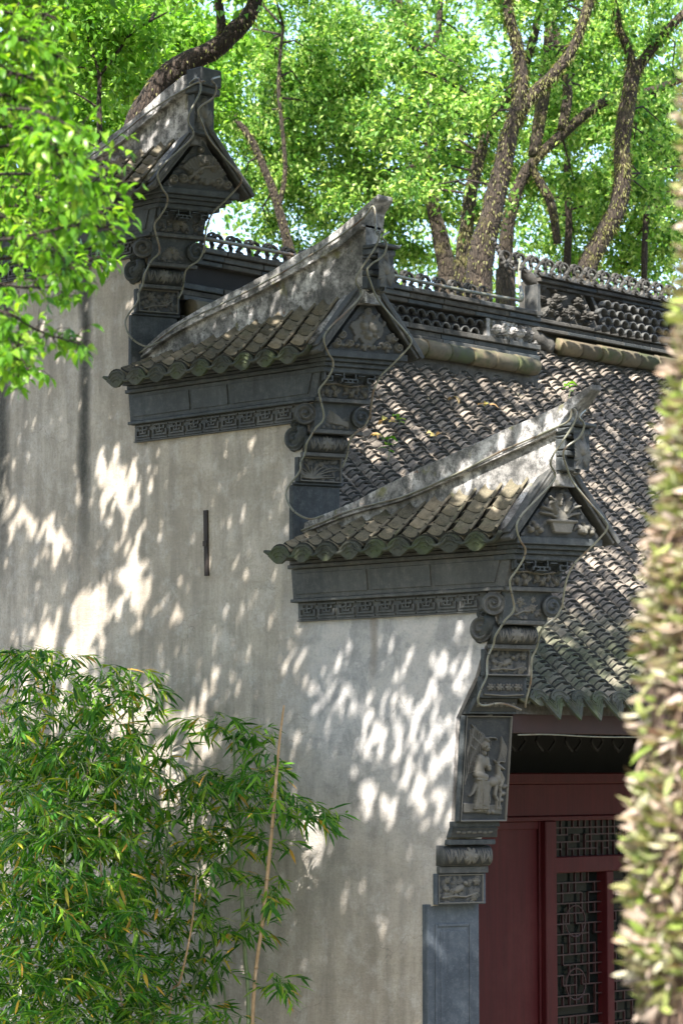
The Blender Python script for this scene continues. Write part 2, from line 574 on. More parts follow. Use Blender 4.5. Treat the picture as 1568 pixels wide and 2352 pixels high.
# ------------------------------------------------------------------ reliefs: height fields of carved forms
class Relief:
    """unit: panel height = 1, width = asp"""

    def __init__(s, asp, nv):
        s.asp, s.nv, s.nu = asp, nv, max(8, int(nv * asp))
        s.U, s.V = np.meshgrid(np.linspace(0, asp, s.nu), np.linspace(0, 1, s.nv))
        s.H = np.zeros_like(s.U)

    def cap(s, x0, y0, x1, y1, r0, r1, h, base=0.):
        dx, dy = x1 - x0, y1 - y0
        t = np.clip(((s.U - x0) * dx + (s.V - y0) * dy) / (dx * dx + dy * dy + 1e-9), 0, 1)
        d = np.hypot(s.U - x0 - t * dx, s.V - y0 - t * dy)
        r = r0 + (r1 - r0) * t
        q = np.clip(1 - (d / r) ** 2, 0, 1)
        s.H = np.maximum(s.H, np.where(q > 0, base + h * np.sqrt(q), 0))
        return s

    def line(s, pts, r0, r1, h, base=0.):
        n = len(pts) - 1
        for i in range(n):
            a, b = pts[i], pts[i + 1]
            s.cap(a[0], a[1], b[0], b[1], r0 + (r1 - r0) * i / n, r0 + (r1 - r0) * (i + 1) / n, h, base)
        return s

    def ell(s, cx, cy, a, b, rot, h, groove=0., base=0.):
        c, q = cos(rot), sin(rot)
        x = (s.U - cx) * c + (s.V - cy) * q
        y = -(s.U - cx) * q + (s.V - cy) * c
        d = (x / a) ** 2 + (y / b) ** 2
        hh = base + h * np.sqrt(np.clip(1 - d, 0, 1))
        if groove:
            hh = hh - groove * np.exp(-(y / (b * .18)) ** 2) * (d < 1)
        s.H = np.where(d < 1, np.maximum(s.H, hh), s.H)
        return s

    def leaf(s, x, y, L, W, rot, h, base=0.):      # from the stem point outwards
        s.ell(x + cos(rot) * L / 2, y + sin(rot) * L / 2, L / 2, W / 2, rot, h, h * .5, base)
        return s

    def flower(s, cx, cy, R, n, h, rot=0.):
        for k in range(n):
            s.leaf(cx, cy, R, R * 2.6 / n + .03, rot + 2 * pi * k / n, h)
        return s.ell(cx, cy, R * .28, R * .28, 0, h * 1.3)

    def spiral(s, cx, cy, R, h, turns=1.6, ph=0., d=1):
        r = np.hypot(s.U - cx, s.V - cy) / R
        a = np.arctan2(s.V - cy, s.U - cx) * d
        w_ = .5 + .5 * np.cos(2 * pi * turns * r - a + ph)
        hh = h * (.45 + .55 * w_) * np.sqrt(np.clip(1 - r ** 4, 0, 1))
        s.H = np.where(r < 1, np.maximum(s.H, hh), s.H)
        return s

    def border(s, wd, h):
        e = np.minimum(np.minimum(s.U, s.asp - s.U), np.minimum(s.V, 1 - s.V))
        s.H = np.where(e < wd, h, s.H)
        return s

    def build(s, name, parent, O, U, V, Nn, h, depth, mat=None, mask=None, curve=None, wmap=None):
        """O corner, U/V unit directions, h real panel height, depth metres per unit height field"""
        mb = MB()
        nz = rng.normal(0, .012, s.H.shape)
        H = s.H + nz
        O_, U_, V_, N_ = map(np.array, (O, U, V, Nn))
        P = O_ + s.U[..., None] * h * U_ + s.V[..., None] * h * V_ + (H * depth)[..., None] * N_
        if curve is not None:
            P = P + curve(s.U, s.V)[..., None] * N_
        if wmap is not None:
            P = wmap(s.U, s.V, P)
        mb.v = [tuple(p) for p in P.reshape(-1, 3)]
        nu = s.nu
        mk = np.ones_like(s.H, bool) if mask is None else mask(s.U, s.V)
        for j in range(s.nv - 1):
            for i in range(nu - 1):
                if mk[j, i] and mk[j + 1, i + 1]:
                    a = j * nu + i
                    mb.f.append((a, a + 1, a + nu + 1, a + nu))
        me = bpy.data.meshes.new(name)
        me.from_pydata(mb.v, [], mb.f)
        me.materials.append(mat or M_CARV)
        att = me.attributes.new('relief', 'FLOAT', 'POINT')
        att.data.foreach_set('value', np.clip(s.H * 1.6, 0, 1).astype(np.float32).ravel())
        me.polygons.foreach_set('use_smooth', [True] * len(me.polygons))
        return link(name, me, parent)


# ------------------------------------------------------------------ setting: ground
g = MB()
n_ = 40
gx = np.concatenate([-np.geomspace(400, 8, 14), np.linspace(-6, 10, 9), np.geomspace(14, 400, 12)])
for j, y in enumerate(gx):
    for i, x in enumerate(gx):
        g.v.append((x, y, .12 * mnoise.noise(Vector((x * .2, y * .2, 0))) - .12))
k = len(gx)
g.f = [(j * k + i, j * k + i + 1, (j + 1) * k + i + 1, (j + 1) * k + i) for j in range(k - 1) for i in range(k - 1)]
obj('ground', g, M_GRD, smooth=True, kind='structure')

# ------------------------------------------------------------------ stepped gable wall
DY, DZ = (0, 1.455, 2.90), (0, 1.19, 2.385)
wall = thing('gable_wall', 'weathered grey plaster gable wall rising in three steps with carved dark brick ends', 'wall', (0, 2.5, 0))
poly = [(.06, -.1), (.05, 2.22), (0, 2.24), (-.03, 2.45), (-.12, 2.70), (-.16, 3.28), (-.30, 3.50), (-.36, 3.65), (-.45, 3.80), (-.5, 4.0), (-.55, 4.33),
        (1.12, 4.33), (1.12, 4.66), (1.06, 4.85), (1.0, 5.0), (.95, 5.19), (.90, 5.52),
        (2.56, 5.52), (2.55, 5.85), (2.50, 6.04), (2.45, 6.2), (2.40, 6.38), (2.35, 6.71), (7.2, 6.71), (7.2, -.1)]
mb = MB()
mb.loft([(0, y, z) for y, z in poly], [(.30, y, z) for y, z in poly])
obj('plaster', mb, M_PL, wall)


def pt_face(y0, u, z, x0=0., out=0.):
    return Vector((x0, y0, z)) + E3 * u + NF * out


def prism(mb, y0, w_, z0, z1, x0=-.012, back=.34, y1=None, w1=None, x1=None, out=0.):
    """block whose front face is splayed along E3; (y1,w1) give the top if it differs"""
    def ring(y, ww, xx, z):
        A = Vector((xx, y, z)) + NF * out
        B = A + E3 * ww
        return [A, B, Vector((B.x, y + back, z)), Vector((.03, y + back, z)), Vector((.03, y + .05, z)), Vector((xx, y + .028, z))]
    mb.loft(ring(y0, w_, x0, z0), ring(y0 if y1 is None else y1, w_ if w1 is None else w1, x0 if x1 is None else x1, z1))


def arc_tile(r, th, L, ang, nseg=6, taper=1.0, flip=False):
    """half-round tile, axis +Y, from y=0 (low, open end) to L; convex up"""
    mb = MB()
    A, B = [], []
    for y, sc in ((0, 1.0), (L, taper)):
        o, i_ = [], []
        for k in range(nseg + 1):
            a = -ang + 2 * ang * k / nseg
            o.append((r * sc * sin(a), y, r * sc * cos(a) - r))
            i_.append(((r * sc - th) * sin(a), y, (r * sc - th) * cos(a) - r))
        A.append(o + i_[::-1])
    n = len(A[0])
    mb.rings(A, cap=False)
    h_ = nseg + 1
    for q in (0, 1):
        b = q * n
        for k in range(nseg):
            f = (b + k, b + k + 1, b + n - 2 - k, b + n - 1 - k)
            mb.f.append(f if q else f[::-1])
    if flip:
        mb.v = [(x, y, -z) for x, y, z in mb.v]
        mb.f = [f[::-1] for f in mb.f]
    return mb


def tile_mesh(mb, nseg, mat, edge, copies=1, name='tile'):
    me = mesh_of(name, mb, mat)
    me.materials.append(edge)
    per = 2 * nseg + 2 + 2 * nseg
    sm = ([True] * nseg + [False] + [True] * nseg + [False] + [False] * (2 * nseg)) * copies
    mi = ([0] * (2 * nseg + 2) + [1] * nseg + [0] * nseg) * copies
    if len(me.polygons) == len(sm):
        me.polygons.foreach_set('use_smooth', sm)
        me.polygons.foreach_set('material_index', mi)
    return me


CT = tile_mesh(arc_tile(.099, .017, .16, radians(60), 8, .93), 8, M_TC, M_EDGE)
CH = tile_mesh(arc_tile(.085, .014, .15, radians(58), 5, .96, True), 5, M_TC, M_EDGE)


def antefix_mesh():      # fan-shaped end plate hanging at the mouth of a cover tile
    mb = MB()
    out = []
    n = 10
    for k in range(n + 1):
        a = radians(-66 + 132 * k / n)
        out.append((.094 * sin(a), .094 * cos(a) - .09))
    for x in (.04, .018, 0, -.018, -.04):
        out.append((x, -.088 - (.012 if abs(x) < .02 else 0)))
    mb.loft([(x, -.012, z) for x, z in out], [(x, .006, z) for x, z in out])
    for rr in (.080, .055, .034):       # raised ribs
        pts = [(rr * sin(radians(a)), -.013, rr * cos(radians(a)) - .088) for a in range(-50, 51, 20)]
        mb.tube(pts, .0045, 4)
    return mesh_of('end_tile', mb, M_TD)


def drip_mesh():
    mb = MB()
    R = []
    n = 10
    for k in range(n + 1):
        a = radians(-72 + 144 * k / n)
        cxx, czz = .078 * sin(a), -.07 * cos(a) + .045
        R.append([(cxx, .05, czz + .012), (cxx, .05, czz), (cxx * 1.05, -.02, czz - .012), (cxx * 1.07, -.035, czz - .004), (cxx * 1.04, -.03, czz + .010), (cxx, -.01, czz + .008)])
    mb.rings(R)
    return mesh_of('drip_tile', mb, M_TD, True)


AF, DR = antefix_mesh(), drip_mesh()

# greek key unit, local x to the left along the wall, y out, z up
fm = MB()
uw, uh = .150, .092
bars = [(0, 1, 0, .10), (0, 1, .90, 1.0), (.06, .94, .2, .30), (.06, .15, .3, .62), (.85, .94, .3, .62), (.3, .7, .40, .49), (.455, .545, .49, .9),
        (.2, .455, .64, .73), (.545, .8, .64, .73), (.2, .28, .73, .86), (.72, .8, .73, .86), (.3, .37, .49, .57), (.63, .7, .49, .57)]
for a, b, c, d in bars:
    fm.box(a * uw + .001, b * uw - .001, 0, .012, c * uh, d * uh)
FRET = mesh_of('fret', fm, M_STL)


def volute(name, parent, C, A, B, Nn, R, th, mat, turns=1.7, d=1, sy=1.0):
    """disc with a carved spiral; A,B in-plane axes, Nn outwards"""
    mb = MB()
    nr, na = 22, 48
    rows = []
    for i in range(nr + 1):
        r = i / nr
        row = []
        for k in range(na):
            a = 2 * pi * k / na
            wv = .5 + .5 * cos(2 * pi * turns * r - a * d)
            h_ = th * (.25 + .85 * wv ** .7 * (1 - r * .2)) + th * .7 * max(0, 1 - (r / .22) ** 2)
            if i == nr:
                h_ = th * .35
            row.append(C + (A * cos(a) + B * sin(a) * sy) * (R * r) + Nn * h_)
        rows.append(row)
    rows.append([C + (A * cos(2 * pi * k / na) + B * sin(2 * pi * k / na) * sy) * (R * 1.0) - Nn * th * .8 for k in range(na)])
    mb.rings(rows, cap=True)
    return obj(name, mb, mat, parent, True)


def petals_panel(rel, kind):
    a = rel.asp
    r_ = random.Random(kind * 13 + 5)
    if kind not in (6, 7):      # low background foliage between the main forms
        for k in range(int(34 * a)):
            rel.leaf(r_.uniform(.08, a - .08), r_.uniform(.08, .92), .26, .13, r_.uniform(0, 6.28), r_.uniform(.22, .5))
    if kind == 0:      # orchid blades
        for k in range(13):
            t = radians(10 + 160 * k / 12)
            L = .5 + .35 * r_.random()
            x0, y0 = a * .28 + r_.uniform(-.05, .05), .12
            pts = [(x0 + cos(t) * L * q * a * .9, y0 + sin(t) * L * q * (1.3 - .55 * q)) for q in (0, .25, .5, .75, 1)]
            rel.line(pts, .05, .02, .7)
        rel.flower(a * .5, .72, .14, 5, .8)
    elif kind == 1:    # peony spray
        for x, y, R, nn in ((a * .3, .68, .22, 6), (a * .68, .42, .2, 6), (a * .72, .76, .16, 5)):
            rel.flower(x, y, R, nn, .9, r_.random())
        for k in range(12):
            rel.leaf(r_.uniform(.15, a - .2), r_.uniform(.12, .7), .26, .12, r_.uniform(0, 6.28), .6)
        rel.line([(a * .15, .15), (a * .4, .3), (a * .6, .3), (a * .85, .55)], .04, .03, .7)
    elif kind == 2:    # bird on a branch with blossoms
        rel.line([(a * .1, .2), (a * .35, .26), (a * .6, .22), (a * .85, .35)], .05, .035, .7)
        rel.ell(a * .45, .5, .24, .12, .55, 1.0)
        rel.ell(a * .60, .69, .09, .085, 0, 1.05)
        rel.leaf(a * .66, .70, .11, .04, -.2, .9)
        for q in (3.55, 3.75, 3.95):
            rel.leaf(a * .36, .42, .4, .07, q, .8)
        rel.leaf(a * .38, .5, .3, .13, 3.5, 1.1)
        for x, y, R in ((a * .85, .75, .17), (a * .2, .8, .13), (a * .8, .2, .15), (a * .18, .5, .12)):
            rel.flower(x, y, R, 6, .8)
        for k in range(6):
            rel.leaf(r_.uniform(.2, a - .2), r_.uniform(.1, .25), .2, .1, r_.uniform(0, 3), .6)
    elif kind == 3:    # big lotus
        for t in (15, 45, 75, 105, 135, 165, 0, 180):
            rel.leaf(a * .5, .35, .42, .17, radians(t), .9 - abs(t - 90) / 300)
        for t in (-20, -50, 200, 230):
            rel.leaf(a * .5, .35, .36, .15, radians(t), .6)
        rel.ell(a * .5, .5, .13, .16, 0, 1.1)
    elif kind == 4:    # leaf swag
        for k in range(9):
            x = a * (.12 + .76 * k / 8)
            rel.leaf(x, .45 + .12 * sin(k * 2.1), .36, .2, radians(-90 + 40 * sin(k * 1.7)), .8)
            rel.leaf(x, .5, .3, .16, radians(90 + 60 * cos(k * 2.3)), .6)
        rel.line([(0.05, .55), (a * .3, .6), (a * .6, .5), (a * .95, .62)], .05, .05, .8)
    elif kind == 5:    # sheaf laid diagonally
        for k in range(9):
            t = -.55 + .05 * k
            rel.leaf(a * .12, .86 - .07 * k, a * .75, .1, t, .8)
        for k in range(5):
            rel.cap(a * .45 + k * .05, .25 + .02 * k, a * .9, .1 + .05 * k, .04, .03, .6)
    elif kind == 6:    # scrolling acanthus for the rolls
        for k in range(int(a * 2.2) + 1):
            x = .3 + k * .45
            for t in (60, 75, 90, 105, 120):
                rel.leaf(x, .15, .7, .07, radians(t + r_.uniform(-5, 5)), .55)
    elif kind == 7:    # small florets in a row
        for k in range(int(a / .55)):
            rel.flower(.4 + k * .55, .5, .24, 6, .8)
            rel.leaf(.62 + k * .55, .5, .2, .1, 1.2, .6)
            rel.leaf(.62 + k * .55, .5, .2, .1, -1.2, .6)
    return rel


def tri_panel(kind, tl):
    rel = Relief(tl, 72)
    a = tl
    c = a / 2
    rf = random.Random(kind + 50)
    for k in range(60):
        rel.leaf(rf.uniform(.1, a - .1), rf.uniform(.05, .75), .15, .07, rf.uniform(0, 6.28), rf.uniform(.15, .4))
    if kind == 2:      # fan with plum blossom
        fx, fy = c + .12, .07
        R = .60
        r = np.hypot(rel.U - fx, rel.V - fy)
        an = np.arctan2(rel.V - fy, rel.U - fx)
        msk = (r < R) & (an > .55) & (an < pi - .55)
        rel.H = np.where(msk, .35 + .1 * (np.cos(an * 46) > 0) * (r > R * .62), rel.H)
        rel.line([(c - .25, .18), (c - .1, .30), (c + .05, .42), (c + .25, .45)], .03, .02, .4, .35)
        for x, y in ((c - .2, .3), (c - .1, .22), (c - .03, .33), (c + .12, .5), (c + .25, .4), (c + .32, .47), (c, .48)):
            rel.flower(x, y, .07, 5, .9)
        for x, y, R2, d in ((.22, .13, .1, 1), (.42, .17, .1, -1), (a - .24, .13, .1, -1), (a - .42, .16, .1, 1), (c, .76, .07, 1)):
            rel.spiral(x, y, R2, .8, 1.5, 0, d)
        for k in range(14):
            rel.leaf(random.uniform(.25, a - .25), .08, .16, .07, random.uniform(.3, 2.8), .6)
    elif kind == 1:    # quatrefoil with peaches
        for dx, dy in ((-.13, 0), (.13, 0), (0, .13), (0, -.11)):
            rel.ell(c + dx, .40 + dy, .185, .185, 0, .45)
        rel.H = np.where(rel.H > 0, .3 + rel.H * .2, rel.H)
        rel.ell(c - .09, .46, .09, .10, .3, 1.0, .1)
        rel.ell(c + .09, .42, .10, .11, -.3, 1.0, .1)
        rel.ell(c, .28, .09, .08, 0, 1.0, .1)
        for t in range(0, 360, 40):
            rel.leaf(c + .02, .38, .22, .07, radians(t), .85)
        for x, y, R2, d in ((.17, .11, .09, 1), (.27, .27, .09, -1), (a - .17, .11, .09, -1), (a - .27, .27, .1, 1), (.42, .12, .08, -1), (a - .42, .12, .08, 1), (c, .72, .07, 1), (c - .1, .62, .05, 1), (c + .1, .62, .05, -1)):
            rel.spiral(x, y, R2, .8, 1.5, 0, d)
        for k in range(9):
            rel.ell(.35 + k * (a - .7) / 8, .09, .05, .035, .5, .6)
    else:              # planter with corn
        m_ = (np.abs(rel.U - c) < .17 + (rel.V - .08) * .35) & (rel.V > .06) & (rel.V < .25)
        rel.H = np.where(m_, .7, rel.H)
        rel.cap(c - .26, .26, c + .26, .26, .025, .025, .3, .65)
        for t in (25, 40, 55, 70, 85, 100, 115, 130, 145, 160):
            L = .35 + .12 * sin(t)
            rel.line([(c, .27), (c + cos(radians(t)) * L * .6, .27 + sin(radians(t)) * L * .75), (c + cos(radians(t)) * L * 1.15, .27 + sin(radians(t)) * L * .95)], .04, .02, .7)
        for x, y, ro in ((c - .05, .62, 1.5), (c + .1, .50, 1.1), (c - .16, .48, 1.9)):
            rel.ell(x, y, .13, .055, ro, 1.1)
            for q in range(6):
                rel.ell(x + cos(ro) * (q - 2.5) * .035, y + sin(ro) * (q - 2.5) * .035, .02, .045, ro, 1.25)
        for x, y in ((.2, .1), (.3, .16), (.38, .1), (a - .2, .1), (a - .3, .17), (a - .4, .11), (a - .34, .1)):
            rel.ell(x, y, .06, .055, 0, .9, .1)
            rel.leaf(x, y, .14, .06, 2.2, .6)
    return rel


FRW = MB()      # hanging fretwork under the pediment, unit 0.3 x 0.07
for a, b, c, d in ((0, .30, .062, .07), (0, .008, .02, .062), (.008, .05, .036, .044), (.042, .05, .015, .036), (.022, .05, .010, .017),
                   (.11, .118, .03, .062), (.18, .188, .03, .062), (.10, .2, .024, .032), (.10, .108, .012, .024), (.19, .198, .012, .024), (.12, .18, .006, .013), (.135, .143, .013, .024), (.16, .168, .013, .024),
                   (.292, .30, .02, .062), (.25, .292, .036, .044), (.25, .258, .015, .036), (.25, .278, .010, .017), (.06, .10, .048, .055), (.2, .24, .048, .055)):
    FRW.box(a, b, -.02, 0, c, d)
FRETW = mesh_of('fretwork', FRW, M_ST)

FIN_TOP = [(1.12, 4.44), (1.02, 4.476), (.66, 4.559), (.282, 4.678), (-.108, 4.779), (-.482, 4.88), (-.841, 4.969), (-.93, 5.01), (-1.07, 5.085)]
FIN_GRV = [(1.12, 4.40), (1.02, 4.425), (.658, 4.5), (.28, 4.55), (-.108, 4.648), (-.486, 4.75), (-.851, 4.85), (-.96, 4.88)]
FIN_BOT = [(1.12, 4.36), (.65, 4.44), (.28, 4.49), (-.10, 4.53), (-.49, 4.56), (-.70, 4.60), (-.86, 4.60)]
FIN_TOPS = [FIN_TOP,
            [(1.12, 4.45), (.81, 4.59), (.42, 4.70), (.05, 4.79), (-.32, 4.90), (-.69, 5.02), (-.96, 5.18)],
            [(1.12, 4.40), (.6, 4.52), (.07, 4.68), (-.18, 4.76), (-.39, 4.85), (-.60, 4.94), (-.76, 5.0), (-.80, 5.0)]]


def fin(tier, dy, dz):
    def sm(pts, n=22):
        P = smooth_path([(0, y, z) for y, z in pts], 5)
        yy = [p.y for p in P][::-1]
        zz = [p.z for p in P][::-1]
        return yy, zz
    top, bot, grv = sm(FIN_TOPS[tier]), sm(FIN_BOT), sm(FIN_GRV)
    tipy = FIN_TOPS[tier][-1][0]
    t0 = -.86 if tier < 2 else -.80
    ys = np.linspace(1.12, t0, 26)
    x0, x1 = .07, .20

    def slab(ylist, zb, zt, xa, xb):
        mb = MB()
        R = [[(xa + k_, y + dy, b_ + dz), (xb - k_, y + dy, b_ + dz), (xb - k_, y + dy, t_ + dz), (xa + k_, y + dy, t_ + dz)] for y, b_, t_ in zip(ylist, zb, zt) for k_ in (max(0, (t0 - y)) * .22,)]
        mb.rings(R)
        return mb
    zt = np.interp(ys, top[0], top[1])
    zb = np.interp(ys, bot[0], bot[1]) - .06
    if tier == 0:
        zg = np.interp(ys, grv[0], grv[1])
    else:
        zg = zt - np.interp(ys, [-.9, 1.1], [.11, .045])
    nz = np.array([.010 * mnoise.noise(Vector((y * 4, 0, tier * 3.))) for y in ys])
    o = obj('coping_fin', slab(ys, zb, zg + .002, x0, x1), M_FIN, wall)
    # upper band oversails and runs out into the upturned tip
    if tier < 2:
        ys2 = np.concatenate([ys, np.linspace(t0 - .02, tipy, 9)])
        zt2 = np.interp(ys2, top[0], top[1])
        zg2 = np.interp(ys2, [tipy, tipy + .17, t0], [FIN_TOPS[tier][-1][1] - .03, FIN_TOPS[tier][-1][1] - .17, zg[-1]])
        zg2[:len(ys)] = zg
    else:
        ys2, zt2, zg2 = ys, zt, zg
    nz2 = np.array([.008 * mnoise.noise(Vector((y * 5, 1, tier * 3.))) for y in ys2])
    obj('coping_band', slab(ys2, zg2, zt2 + nz2, x0 - .022, x1 + .022), M_FIN, o, bevel=.004)
    mbm = slab(ys2[:26], zg2[:26] - .014, zg2[:26] - .001, x0 - .034, x1 + .034)
    obj('drip_moulding', mbm, M_FIN, o)
    # end stack of small carved blocks beneath the tip
    ec = MB()
    if tier < 2:
        zz = [(4.62, 4.70, .035), (4.70, 4.735, .06), (4.735, 4.80, .045), (4.80, 4.82, .09), (4.82, 4.86, .11), (4.86, 4.885, .15)]
        for a, b, q in zz:
            ec.box(x0 - .015, x1 + .015, t0 - q + dy, t0 + .02 + dy, a + dz, b + dz - .004)
    else:
        ec.box(x0 - .02, x1 + .02, t0 - .05 + dy, t0 + .02 + dy, 4.60 + dz, 4.86 + dz)
        ec.box(x0 - .035, x1 + .035, t0 - .09 + dy, t0 + .03 + dy, 4.862 + dz, 4.905 + dz)
        ec.box(x0 - .025, x1 + .025, t0 - .11 + dy, t0 + .03 + dy, 4.906 + dz, 5.02 + dz)
    e_ = obj('end_block', ec, M_ST, o, bevel=.006)
    rl = Relief(.62, 40)
    petals_panel(rl, 3)
    rl.spiral(.3, .85, .1, .8)
    zb_, hh = (4.625, .22) if tier < 2 else (4.63, .22)
    rl.build('carving', o, Vector((x0 - .012, t0 - (.038 if tier < 2 else .052) + dy - .07 * (tier < 2), zb_ + dz)), Vector((1, 0, 0)), ZV, Vector((0, -1, 0)), hh, .022)
    return o


def cap_roof(tier, dy, dz):
    zf = lambda y: np.interp(y, [-.86, -.49, -.10, .28, .65, 1.12], [4.60, 4.56, 4.53, 4.49, 4.44, 4.38])
    ye0, ye1 = 1.12, -.60
    bed = MB()
    R = []
    for y in np.linspace(1.10, -.62, 14):
        R.append([(-.13, y + dy, 4.285 + dz), (-.13, y + dy, 4.262 + dz), (.44, y + dy, 4.262 + dz), (.44, y + dy, 4.285 + dz), (.20, y + dy, zf(y) - .035 + dz), (.07, y + dy, zf(y) - .035 + dz)])
    bed.rings(R)
    cap = obj('cap_roof', bed, M_MOR, wall)
    ncol = 9
    for c in range(ncol):
        y = 1.045 - c * .190
        for side in (1, -1):
            zt = zf(y)
            A = Vector((-.17, y, 4.305))      # eave
            B = Vector((.07, y, zt + .012))
            if side < 0:
                A.x, B.x = .30 + .17, .20
            A += Vector((0, dy, dz))
            B += Vector((0, dy, dz))
            if side < 0 and c % 1:
                continue
            L = (B - A).length
            nr = max(2, int(round(L / .092)))
            d = (B - A).normalized()
            X_ = Vector((0, -1 if side > 0 else 1, 0))
            Z_ = X_.cross(d)
            for k in range(nr):
                j = random.uniform(-.008, .008)
                O_ = A + d * (L * k / nr - .02) + Z_ * (.012 + .006 * (k == 0)) + Vector((0, j, 0))
                tilt = Matrix.Rotation(radians(-17 + random.uniform(-4, 4)), 4, 'X') @ Matrix.Rotation(radians(random.uniform(-6, 6)), 4, 'Y') @ Matrix.Rotation(radians(random.uniform(-3, 3)), 4, 'Z')
                place('tile', CT, frame(O_, X_, d, Z_) @ tilt, cap)
            hor = Vector((1 if side > 0 else -1, 0, 0))
            place('end_tile', AF, frame(A + d * -.022 + ZV * .002, X_, hor, ZV) @ Matrix.Rotation(radians(random.uniform(-5, 5)), 4, 'Y') @ Matrix.Scale(1.03, 4), cap)
            if c < ncol:
                O2 = A + Vector((0, -.095, -.048))
                place('drip_tile', DR, frame(O2, X_, hor, ZV) @ Matrix.Rotation(radians(random.uniform(-5, 5)), 4, 'Y'), cap)
                for k in range(nr):
                    O3 = O2 + d * (L * k / nr + .01) + Z_ * .02
                    place('tile', CH, frame(O3, X_, d, Z_) @ Matrix.Rotation(radians(-5), 4, 'X'), cap)
    # left-hand end piece, a little upturned nose
    nb = MB()
    nb.tube([(-.10, 1.10 + dy, 4.27 + dz), (-.15, 1.16 + dy, 4.262 + dz), (-.17, 1.20 + dy, 4.28 + dz)], [.03, .022, .008], 6)
    obj('nose_tile', nb, M_TD, cap, True)
    return cap


STACK = [  # name, ztop, zbot, ytop, ybot, wtop, wbot, xtop, xbot
]


def head(tier):
    dy, dz = DY[tier], DZ[tier]
    rn = random.Random(tier)
    yb = -.35
    yl = 1.085
    # side cornice -------------------------------------------------
    c = MB()
    c.box(-.095, .0, -.60 + dy, yl + .02 + dy, 4.222 + dz, 4.262 + dz)
    c.box(-.070, .0, -.60 + dy, yl + .005 + dy, 4.198 + dz, 4.220 + dz)
    c.box(-.080, .0, -.60 + dy, yl + .01 + dy, 4.172 + dz, 4.196 + dz)
    c.box(.30, .40, -.60 + dy, yl + dy, 4.172 + dz, 4.262 + dz)
    obj('cornice', c, M_ST if tier else M_STL, wall, bevel=.004)
    f = MB()
    # fascia slopes slightly back towards its foot, with a bottom fillet
    f.loft([(-.040, -.553 + dy, 3.995 + dz), (0, -.553 + dy, 3.995 + dz), (0, yl + dy, 3.995 + dz), (-.040, yl + dy, 3.995 + dz)],
           [(-.058, -.62 + dy, 4.170 + dz), (0, -.62 + dy, 4.170 + dz), (0, yl + dy, 4.170 + dz), (-.058, yl + dy, 4.170 + dz)])
    f.box(-.052, 0, -.548 + dy, yl + .012 + dy, 3.975 + dz, 3.9945 + dz)
    fa = obj('fascia', f, M_ST if tier else M_STL, wall, bevel=.003)
    segs = [(1.05, .52), (.50, .18), (.16, -.50)] if tier != 0 else [(1.05, .47), (.45, -.02), (-.04, -.49)]
    for a, b in segs:
        p = MB()
        U_ = Vector((0, -1, 0))
        O_ = Vector((-.0425, a + dy, 4.02 + dz))
        Vv = Vector((-.0129, 0, .128)).normalized()
        Nn = Vector((-1, 0, -.10)).normalized()
        L = a - b
        p.loft([O_ + Vv * .0 + Nn * -.01, O_ + U_ * L + Nn * -.01, O_ + U_ * (L + (.05 if b < -.4 else 0)) + Vv * .128 + Nn * -.01, O_ + Vv * .128 + Nn * -.01],
               [O_ + Vv * .004 + U_ * .004 + Nn * .007, O_ + U_ * (L - .004) + Vv * .004 + Nn * .007, O_ + U_ * (L - .004 + (.05 if b < -.4 else 0)) + Vv * .124 + Nn * .007, O_ + Vv * .124 + U_ * .004 + Nn * .007])
        obj('fascia_panel', p, M_ST if tier else M_STL, fa)
    kb = MB()
    kb.box(-.016, 0, -.40 + dy, 1.065 + dy, 3.862 + dz, 3.974 + dz)
    kb.box(-.026, -.0165, -.40 + dy, 1.065 + dy, 3.862 + dz, 3.869 + dz)
    k_ = obj('key_band', kb, M_STL, wall)
    for i in range(9):
        y = 1.055 - i * .157
        place('fret', FRET, frame(Vector((-.016, y + dy, 3.873 + dz)), Vector((0, -1, 0)), Vector((-1, 0, 0)), ZV), k_)
    # pediment ------------------------------------------------------
    px0 = -.11
    py = -.700
    W_ = .555
    Pc = Vector((px0, py + dy, 4.262 + dz))
    apex = Pc + E3 * (W_ / 2) + ZV * .350
    ped = MB()
    A, B = Pc + E3 * .03, Pc + E3 * (W_ - .03)
    bk = Vector((0, .12, 0))
    ped.loft([A, B, apex + ZV * -.01], [A + bk, B + bk, apex + bk + ZV * -.01])
    pd = obj('pediment', ped, M_ST, wall)
    for sgn in (0, 1):
        rb = MB()
        a = Pc + (E3 * W_ if sgn else Vector((0, 0, 0)))
        d = (apex + ZV * .015 - a)
        L = d.length
        d.normalize()
        nn = d.cross(NF) * (1 if sgn == 0 else -1)
        if nn.z < 0:
            nn = -nn
        rb.obox(a, d, nn, NF, -.045, L, .012, .030, -.13, .042)
        rb.obox(a, d, nn, NF, -.060, L + .008, .0305, .056, -.13, .056)
        rb.obox(a, d, nn, NF, -.030, L, .0565, .070, -.16, .040)
        obj('raking_board', rb, M_STL, pd, bevel=.004)
    # mortar verge between the boards and the tiles
    vg = MB()
    for a, xs in ((Vector((-.145, -.655 + dy, 4.30 + dz)), 1), (Vector((.44, -.80 + dy, 4.30 + dz)), -1)):
        b = apex + Vector((0, .03, .05))
        t = b - a
        R = []
        for q in np.linspace(0, 1, 7):
            p_ = a + t * q
            jj = mnoise.noise(p_ * 9) * .012
            R.append([p_ + Vector((0, .0, -.05)), p_ + Vector((0, 0, .025 + jj)), p_ + Vector((0, .05, .040 + jj)), p_ + Vector((0, .11 + jj * 2, .0)), p_ + Vector((0, .11, -.05))])
        vg.rings(R)
    obj('verge_mortar', vg, M_FIN, pd, True)
    hcl = .330
    asp = (W_ - .036) / hcl
    rel = tri_panel(tier, asp)
